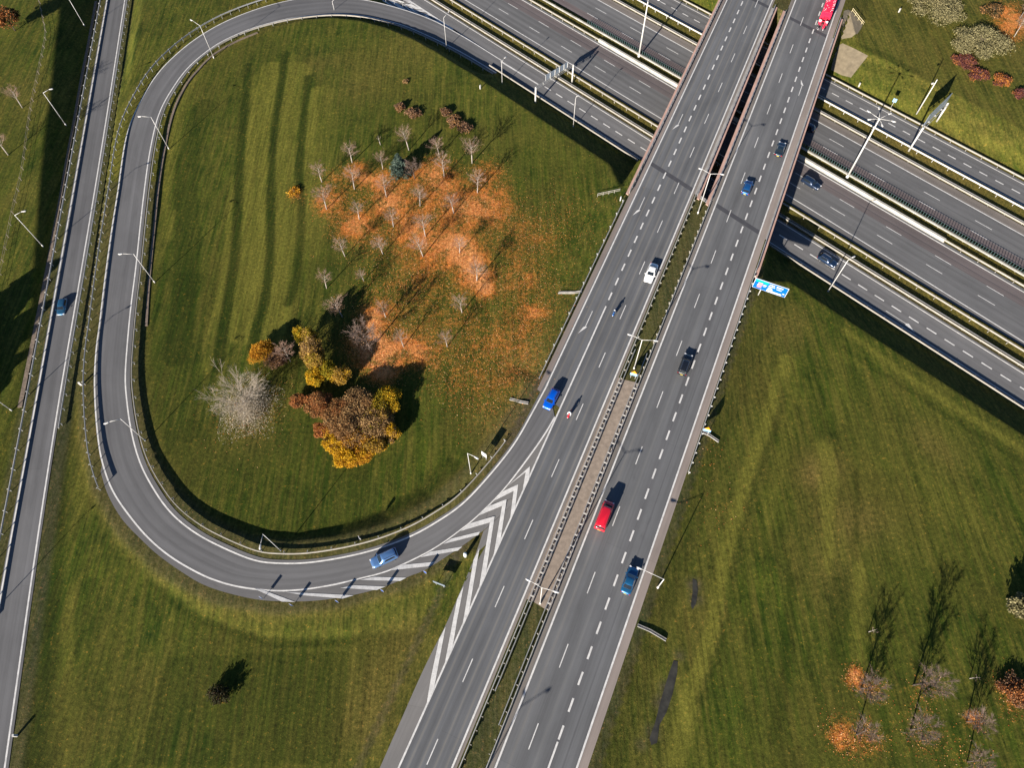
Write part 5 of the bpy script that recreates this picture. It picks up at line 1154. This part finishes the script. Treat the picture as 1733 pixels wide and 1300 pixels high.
def conifer(x, y, h, r, pal, label, group=None, name='conifer', n=4200, size=.2, pw=.8):
    z = tz(x, y); rng = np.random.default_rng(int(abs(x * 31 + y * 17))); root = empty(name, (x, y, z)); tag(root, label, 'tree', group)
    f = rng.random(n) ** .75; zz = .5 + f * (h - .5); a = rng.uniform(0, 2 * math.pi, n); k = np.floor(a / (2 * math.pi) * 9 + f * 5); rr = r * (1 - f) ** pw * rng.uniform(.2, 1, n) ** .5 * (1 + .28 * np.sin(k * 2.4)) * (.82 + .18 * np.sin(f * 40 + a * 3))
    P = np.stack([rr * np.cos(a), rr * np.sin(a), zz - rr * .25], 1); cols = np.array(PAL[pal])[rng.choice(4, n, p=[.36, .26, .2, .18])] * rng.uniform(.75, 1.25, (n, 1))
    quads_mesh('crown', P, rng.uniform(.6, 1.3, n) * size, cols, rng, root, asp=.5); b = MB(); b.tube((0, 0, -.3), (0, 0, h * .9), .16, .03, 8); b.build('trunk', BARK_D, root, True); return root
g = W(679, 296, -4.3); conifer(g[0], g[1], 6.0, 3.0, 'spruce', 'blue-green spruce among the bare trees', n=5200, size=.22)
for i, (u, v, h, lab) in enumerate(((78,452,12,'tall dark conifer outside the left edge throwing the highest shadow'),(64,486,11,'dark conifer outside the left edge, second of the row'),(70,520,12,'dark conifer outside the left edge, third of the row'),(50,560,11,'dark conifer outside the left edge, fourth of the row'),(40,600,12,'dark conifer outside the left edge, fifth of the row'),(18,640,11,'dark conifer outside the left edge, lowest of the row'))):
    t = np.array(W(u, v, -3.2)) - (h / math.tan(SUN_EL)) * np.array([math.sin(SUN_AZ), math.cos(SUN_AZ)])
    conifer(t[0], t[1], h, 5.2, 'conifer', lab, 'conifers beside the left edge', n=12000, size=.38, pw=.4)

# bare trees: three grown forms, copied with their parts
def bare_form(seed, h, rad, nb, tm, wm, tr=.085, tw=.013, low=.38, dens=5, haze=240):
    rg = random.Random(seed); root = empty('bare_tree', (0, 0, -500)); t = MB(); w_ = MB()
    top = Vector((rg.uniform(-.15, .15), rg.uniform(-.15, .15), h * .8)); t.tube((0, 0, -.3), (0, 0, h * low), tr, tr * .8, 7); t.tube((0, 0, h * low), top, tr * .8, tr * .25, 6)
    for i in range(nb):
        f = low + (.8 - low) * (i / nb) ** .9; a = i * 2.4 + rg.uniform(-.3, .3); L = rad * (1.15 - .55 * (f - low) / (.8 - low)) * rg.uniform(.75, 1.1)
        p0 = Vector((0, 0, h * low)).lerp(top, (f - low) / (.8 - low)) if f > low else Vector((0, 0, h * low)); p1 = p0 + Vector((math.cos(a) * L, math.sin(a) * L, L * rg.uniform(.8, 1.5)))
        t.tube(p0, p1, tr * .22, tr * .08, 5, cap=False)
        for j in range(dens):
            q0 = p0.lerp(p1, rg.uniform(.25, 1)); d = Vector((math.cos(a) + rg.uniform(-1, 1), math.sin(a) + rg.uniform(-1, 1), rg.uniform(.1, 1.1))).normalized(); q1 = q0 + d * L * rg.uniform(.35, .65); w_.tube(q0, q1, tw * 1.6, tw, 4, cap=False)
            for k in range(dens):
                e0 = q0.lerp(q1, rg.uniform(.2, 1)); e = (d + Vector((rg.uniform(-1, 1), rg.uniform(-1, 1), rg.uniform(-.4, .8)))).normalized(); w_.tube(e0, e0 + e * L * rg.uniform(.18, .42), tw, tw * .55, 3, cap=False)
    t.build('trunk', tm, root, True); w_.build('twigs', wm, root)
    if haze:
        g = np.random.default_rng(seed); d = g.normal(size=(haze, 3)); d /= np.linalg.norm(d, axis=1)[:, None]; P = d * (g.random(haze) ** .4)[:, None] * np.array([rad * 1.1, rad * 1.1, h * .27]) + np.array([0, 0, h * .72])
        quads_mesh('dry_leaves', P, g.uniform(.025, .055, haze), np.array([(.34, .19, .11), (.27, .16, .10), (.42, .26, .15)])[g.integers(0, 3, haze)], g, root)
    return root
F1 = bare_form(1, 5.2, 1.6, 14, BARK_P, TWIG_P, .115, .0065, dens=7); F2 = bare_form(2, 4.8, 1.45, 13, BARK_P, TWIG_P, .11, .0065, dens=7); F3 = bare_form(3, 5.6, 1.75, 15, BARK_P, TWIG_P, .12, .0065, dens=7); F4 = bare_form(4, 5.4, 1.6, 15, BARK_D, TWIG_B, .11, .011, .3, 8); FP = bare_form(5, 3.4, .55, 4, BARK_P, TWIG_P, dens=2, haze=0)
used = set()
FW = FG = None
def plant(F, u, v, sc, label, group=None, rz=None, z=None):
    p = G(u, v)
    if F.name in used: o = copy_tree(F)
    else: o = F; used.add(F.name)
    sc *= rnd.uniform(1.0, 1.32) if F.name[:9] == 'bare_tree' and F not in (FW, FG) else 1.0
    o.location = p; o.scale = (sc * rnd.uniform(.88, 1.12), sc, sc * rnd.uniform(.9, 1.12)); o.rotation_euler = (rnd.uniform(-.09, .09), rnd.uniform(-.09, .09), rnd.uniform(0, 6.3)); tag(o, label, 'tree', group); return o
GT = 'bare young trees of the leaf-strewn grove'
BT = [(FP,644,245,1.0,'thin bare pole of a tree at the top of the grove'),(F1,596,275,.95,'bare tree directly above the upper left orange leaf patch'),(F1,692,254,.95,'bare pinkish tree above the blue-green spruce'),(F2,648,286,.95,'bare tree just left of the blue-green spruce'),(F2,744,264,.9,'bare tree right of the spruce shadow'),
 (F3,799,276,1.0,'bare tree at the upper right corner of the grove'),(F2,545,308,.9,'leftmost bare tree in the upper part of the grove'),(F1,600,320,.9,'bare tree below the upper left orange leaf patch'),(F4,702,302,.95,'dark bare tree in the shadow of the spruce'),(F1,752,300,.95,'bare tree with the small orange bush at its foot'),
 (F2,654,333,.9,'bare tree below and left of the spruce'),(F3,553,354,.9,'bare tree at the left edge above the red leaf patch'),(F2,608,371,1.0,'bare tree with a long thin shadow in the left middle of the grove'),(F3,711,349,.95,'bare tree below the spruce in the middle of the grove'),(F1,808,326,.9,'bare tree on the right side above the red-orange carpet'),
 (F2,768,361,.95,'bare greyish tree in the right middle of the grove'),(F1,666,384,.9,'bare tree in the centre of the grove, lower row'),(F3,720,400,.9,'bare tree on the densest salmon-coloured leaves'),(F2,584,434,.9,'bare tree on green grass at the lower left of the grove'),(F1,648,430,.9,'bare tree with sparse leaves around it, lower middle'),
 (F3,716,434,1.0,'bare tree whose straight shadow crosses the orange carpet'),(F1,778,428,.9,'bare tree at the upper end of the salmon leaf drift'),(F2,553,488,.95,'bare tree beside the dark mowing stripe'),(F1,616,476,.6,'small bare tree left of the double black shadow'),(F3,807,475,.85,'bare tree at the lower end of the salmon leaf drift'),
 (F3,580,537,.95,'bare tree half in the shadow of the yellow row'),(F2,653,537,.95,'bare tree in front of the dark crown shadow'),(F2,782,529,1.0,'slim bare tree at the right above the scattered leaves'),(F4,627,592,1.2,'big bare tree standing on the bright orange leaf heap'),(F1,683,587,.9,'bare tree right of the bright orange leaf heap'),(F2,757,587,.7,'small bare tree at the lower right of the grove')]
for F, u, v, sc, lab in BT: plant(F, u, v, sc, lab, GT)
GR = 'bare trees in the lower right field'
for F, u, v, sc, lab in ((F4,1449,1244,.95,'bare tree over the faint orange leaves at the bottom, first column'),(F4,1457,1166,.95,'bare tree next to the bright yellow leaf patch, first column'),(F4,1541,1236,1.0,'lower bare tree of the second column'),(F4,1546,1160,1.05,'upper bare tree of the second column'),(F4,1637,1290,.95,'bare tree at the bottom of the third column'),(F4,1636,1222,.8,'bare tree over the small yellow leaf patch, third column'),(FP,1470,1070,.7,'broken bare stem above the first column'),(FP,1641,1149,.7,'broken bare stem above the third column')): plant(F, u, v, sc, lab, GR)
for F, u, v, sc, lab in ((F3,38,182,1.0,'bare pinkish tree left of the upper dark bank'),(F3,14,262,.95,'bare tree cut by the left edge'),(F1,1716,62,.9,'bare slim tree over the orange leaves in the upper right'),(F1,1726,30,.9,'bare tree near the upper right corner')): plant(F, u, v, sc, lab)
# large pale shrub-tree and the grey tree beside the golden one
FW = bare_form(11, 3.6, 3.9, 24, BARK_P, TWIG_W, .10, .009, .08, 8, 0); plant(FW, 422, 690, 1.15, 'large spreading pale bare shrub left of the big clump')
rngp = np.random.default_rng(77); nP = 19000; dP = rngp.normal(size=(nP, 3)); dP /= np.linalg.norm(dP, axis=1)[:, None]; dP[:, 2] = np.abs(dP[:, 2]); PP = dP * np.clip(np.abs(rngp.normal(0, .55, nP)) + .12, 0, 1.15)[:, None] * np.array([5.6, 5.3, 3.6]); PP[:, 0] -= .5; PP *= (.8 + .3 * np.sin(np.arctan2(dP[:, 1], dP[:, 0]) * 5 + 1)[:, None] * .5 + .1)
cP = np.array([(.46, .40, .30), (.36, .30, .215), (.62, .56, .45), (.22, .18, .125)])[rngp.choice(4, nP, p=[.35, .3, .15, .2])]
quads_mesh('crown', PP, rngp.uniform(.035, .085, nP), cP, rngp, FW, asp=.6)
FG = bare_form(12, 6.0, 1.7, 14, BARK_P, TWIG_P, .11, .018, .3, 7); plant(FG, 492, 612, .95, 'grey bare tree between the golden tree and the yellow row')

# ------------------------------------------------------------------ fallen leaves (uncountable)
rng = np.random.default_rng(5); NL = 52000; wts = np.array([r * r * wt for u, v, r, wt in LEAF]); ch = rng.choice(len(LEAF), NL, p=wts / wts.sum())
cen = np.array([G(u, v) for u, v, r, wt in LEAF]); rad = np.array([r * (CAMH - c[2]) / (F_PX * _ct + (v - 650) * _st) for (u, v, r, wt), c in zip(LEAF, cen)])
xy = cen[ch, :2] + rng.normal(size=(NL, 2)) * rad[ch, None] * .66; zz = terrain(xy[:, 0], xy[:, 1]) + rng.uniform(.02, .07, NL)
lc = np.array([(.60, .20, .05), (.44, .11, .03), (.78, .38, .14), (.58, .32, .06), (.24, .085, .03), (.84, .52, .26)])[rng.choice(6, NL, p=[.28, .2, .2, .14, .1, .08])] * rng.uniform(.7, 1.2, (NL, 1))
o = quads_mesh('fallen_leaves', np.c_[xy, zz], rng.uniform(.035, .085, NL), lc, rng, flat=.9); o['kind'] = 'stuff'; o['label'] = 'orange and salmon leaves scattered on the grass'

# ------------------------------------------------------------------ sandy aprons, railings, gutters
def patch(name, P, m, lift=.05, th=.12):
    """paved area that follows the slope"""
    Q = [Vector(G(u, v)) for u, v in P]; c = sum(Q, Vector()) / len(Q); n = 14; b = MB(); bm = bmesh.new()
    vs = [bm.verts.new((q.x, q.y, 0)) for q in Q]; f = bm.faces.new(vs); bmesh.ops.triangulate(bm, faces=[f]); 
    for _ in range(4): bmesh.ops.subdivide_edges(bm, edges=bm.edges[:], cuts=1, use_grid_fill=True)
    X = np.array([v.co.x for v in bm.verts]); Y = np.array([v.co.y for v in bm.verts]); Z = terrain(X, Y)
    for v, z in zip(bm.verts, Z): v.co.z = z + lift
    bmesh.ops.recalc_face_normals(bm, faces=bm.faces); m_ = bpy.data.meshes.new(name); bm.to_mesh(m_); bm.free(); m_.materials.append(m); o = bpy.data.objects.new(name, m_); COL.objects.link(o); up_faces(o); return struct(o)
MUD = mat('wet_mud', (0.022, 0.021, 0.016), .6, var=.6, vscale=.9)
patch('wet_ditch', [(1172,980),(1179,983),(1181,1000),(1178,1022),(1172,1032),(1169,1026),(1172,1004)], MUD, .04)
patch('wet_ditch', [(1140,1118),(1147,1120),(1146,1140),(1138,1176),(1128,1206),(1116,1228),(1112,1258),(1102,1262),(1099,1250),(1108,1226),(1118,1186),(1132,1140)], MUD, .04)
patch('paved_apron', [(1421,64),(1425,40),(1428,18),(1435,16),(1442,19),(1451,30),(1460,41),(1457,48),(1451,57),(1441,63),(1429,65)], SAND)
patch('paved_apron', [(1406,118),(1412,92),(1418,70),(1426,73),(1446,82),(1469,94),(1454,113),(1440,131),(1424,127)], SAND)
def railing(P, label, hgt=1.0, m=CREAM_M):
    Q = [Vector(G(u, v)) for u, v in P]; c = Q[0].copy(); root = empty('railing', c); tag(root, label, 'railing'); b = MB()
    for h in (hgt, hgt * .55): b.sweep([q - c + Vector((0, 0, h)) for q in Q], [(-.04, -.04), (.04, -.04), (.04, .04), (-.04, .04)])
    recalc(b.build('rail', m, root))
    R3 = resample(np.array([tuple(q) for q in Q]), 1.2); proto = None
    for p in R3:
        if proto is None: pb = MB(); pb.box((0, 0, hgt / 2), (.07, .07, hgt)); proto = pb.build('post', m, root); o = proto
        else: o = proto.copy(); COL.objects.link(o)
        o.location = Vector(p) - c
railing([(1441,20),(1451,33),(1460,44)],'yellowish railing on the rim of the round sandy apron beside the right bridge',1.1,mat('yellow_rail',(.55,.47,.28),.6))
railing([(1011,333),(1030,329),(1049,325)],'pale railing on the embankment where the left bridge begins',1.0)
def wall_path(P, wd, h, label, m, name='gutter', cat='gutter'):
    Q = smooth_poly([G(u, v) for u, v in P], 80); Q[:, 2] = terrain(Q[:, 0], Q[:, 1]); c = Q[40].copy(); b = MB(); b.sweep([tuple(q - c) for q in Q], [(-wd / 2, -.3), (-wd / 2, h), (wd / 2, h), (wd / 2, -.3)]); o = recalc(b.build(name, m)); o.location = c; tag(o, label, cat); return o
wall_path([(248,552),(251,500),(256,440),(262,380),(268,320),(277,262),(290,200),(308,156),(330,124),(362,92),(400,70),(436,55)], .5, .16, 'brown stone gutter along the inside of the loop, ending by the third lamp', BRICK)
wall_path([(162,2),(150,70),(138,130),(126,200),(112,275),(100,345),(88,415),(76,480),(62,550),(48,620),(34,690)], .8, .14, 'straight brown stone gutter along the foot of the dark bank', BRICK)
# wire fence at the far left
P = [G(u, v) for u, v in ((66,-6),(76,40),(79,66),(66,130),(52,200),(40,290),(24,360),(8,440),(-6,500))]; Q = smooth_poly(P, 60); c = Q[30].copy(); root = empty('wire_fence', c); tag(root, 'low wire fence with thin leaning posts at the far left', 'fence')
b = MB()
for h in (.5, 1.0): b.sweep([tuple(q - c + np.array([0, 0, h])) for q in Q], [(-.015, -.015), (.015, -.015), (.015, .015), (-.015, .015)])
b.build('wire', BARK_G, root); proto = None
for p in resample(Q, 3.4):
    if proto is None: pb = MB(); pb.tube((0, 0, -.2), (0, 0, 1.1), .05, .045, 6); proto = pb.build('post', BARK_G, root); o = proto
    else: o = proto.copy(); COL.objects.link(o)
    o.location = Vector(p) - Vector(c)
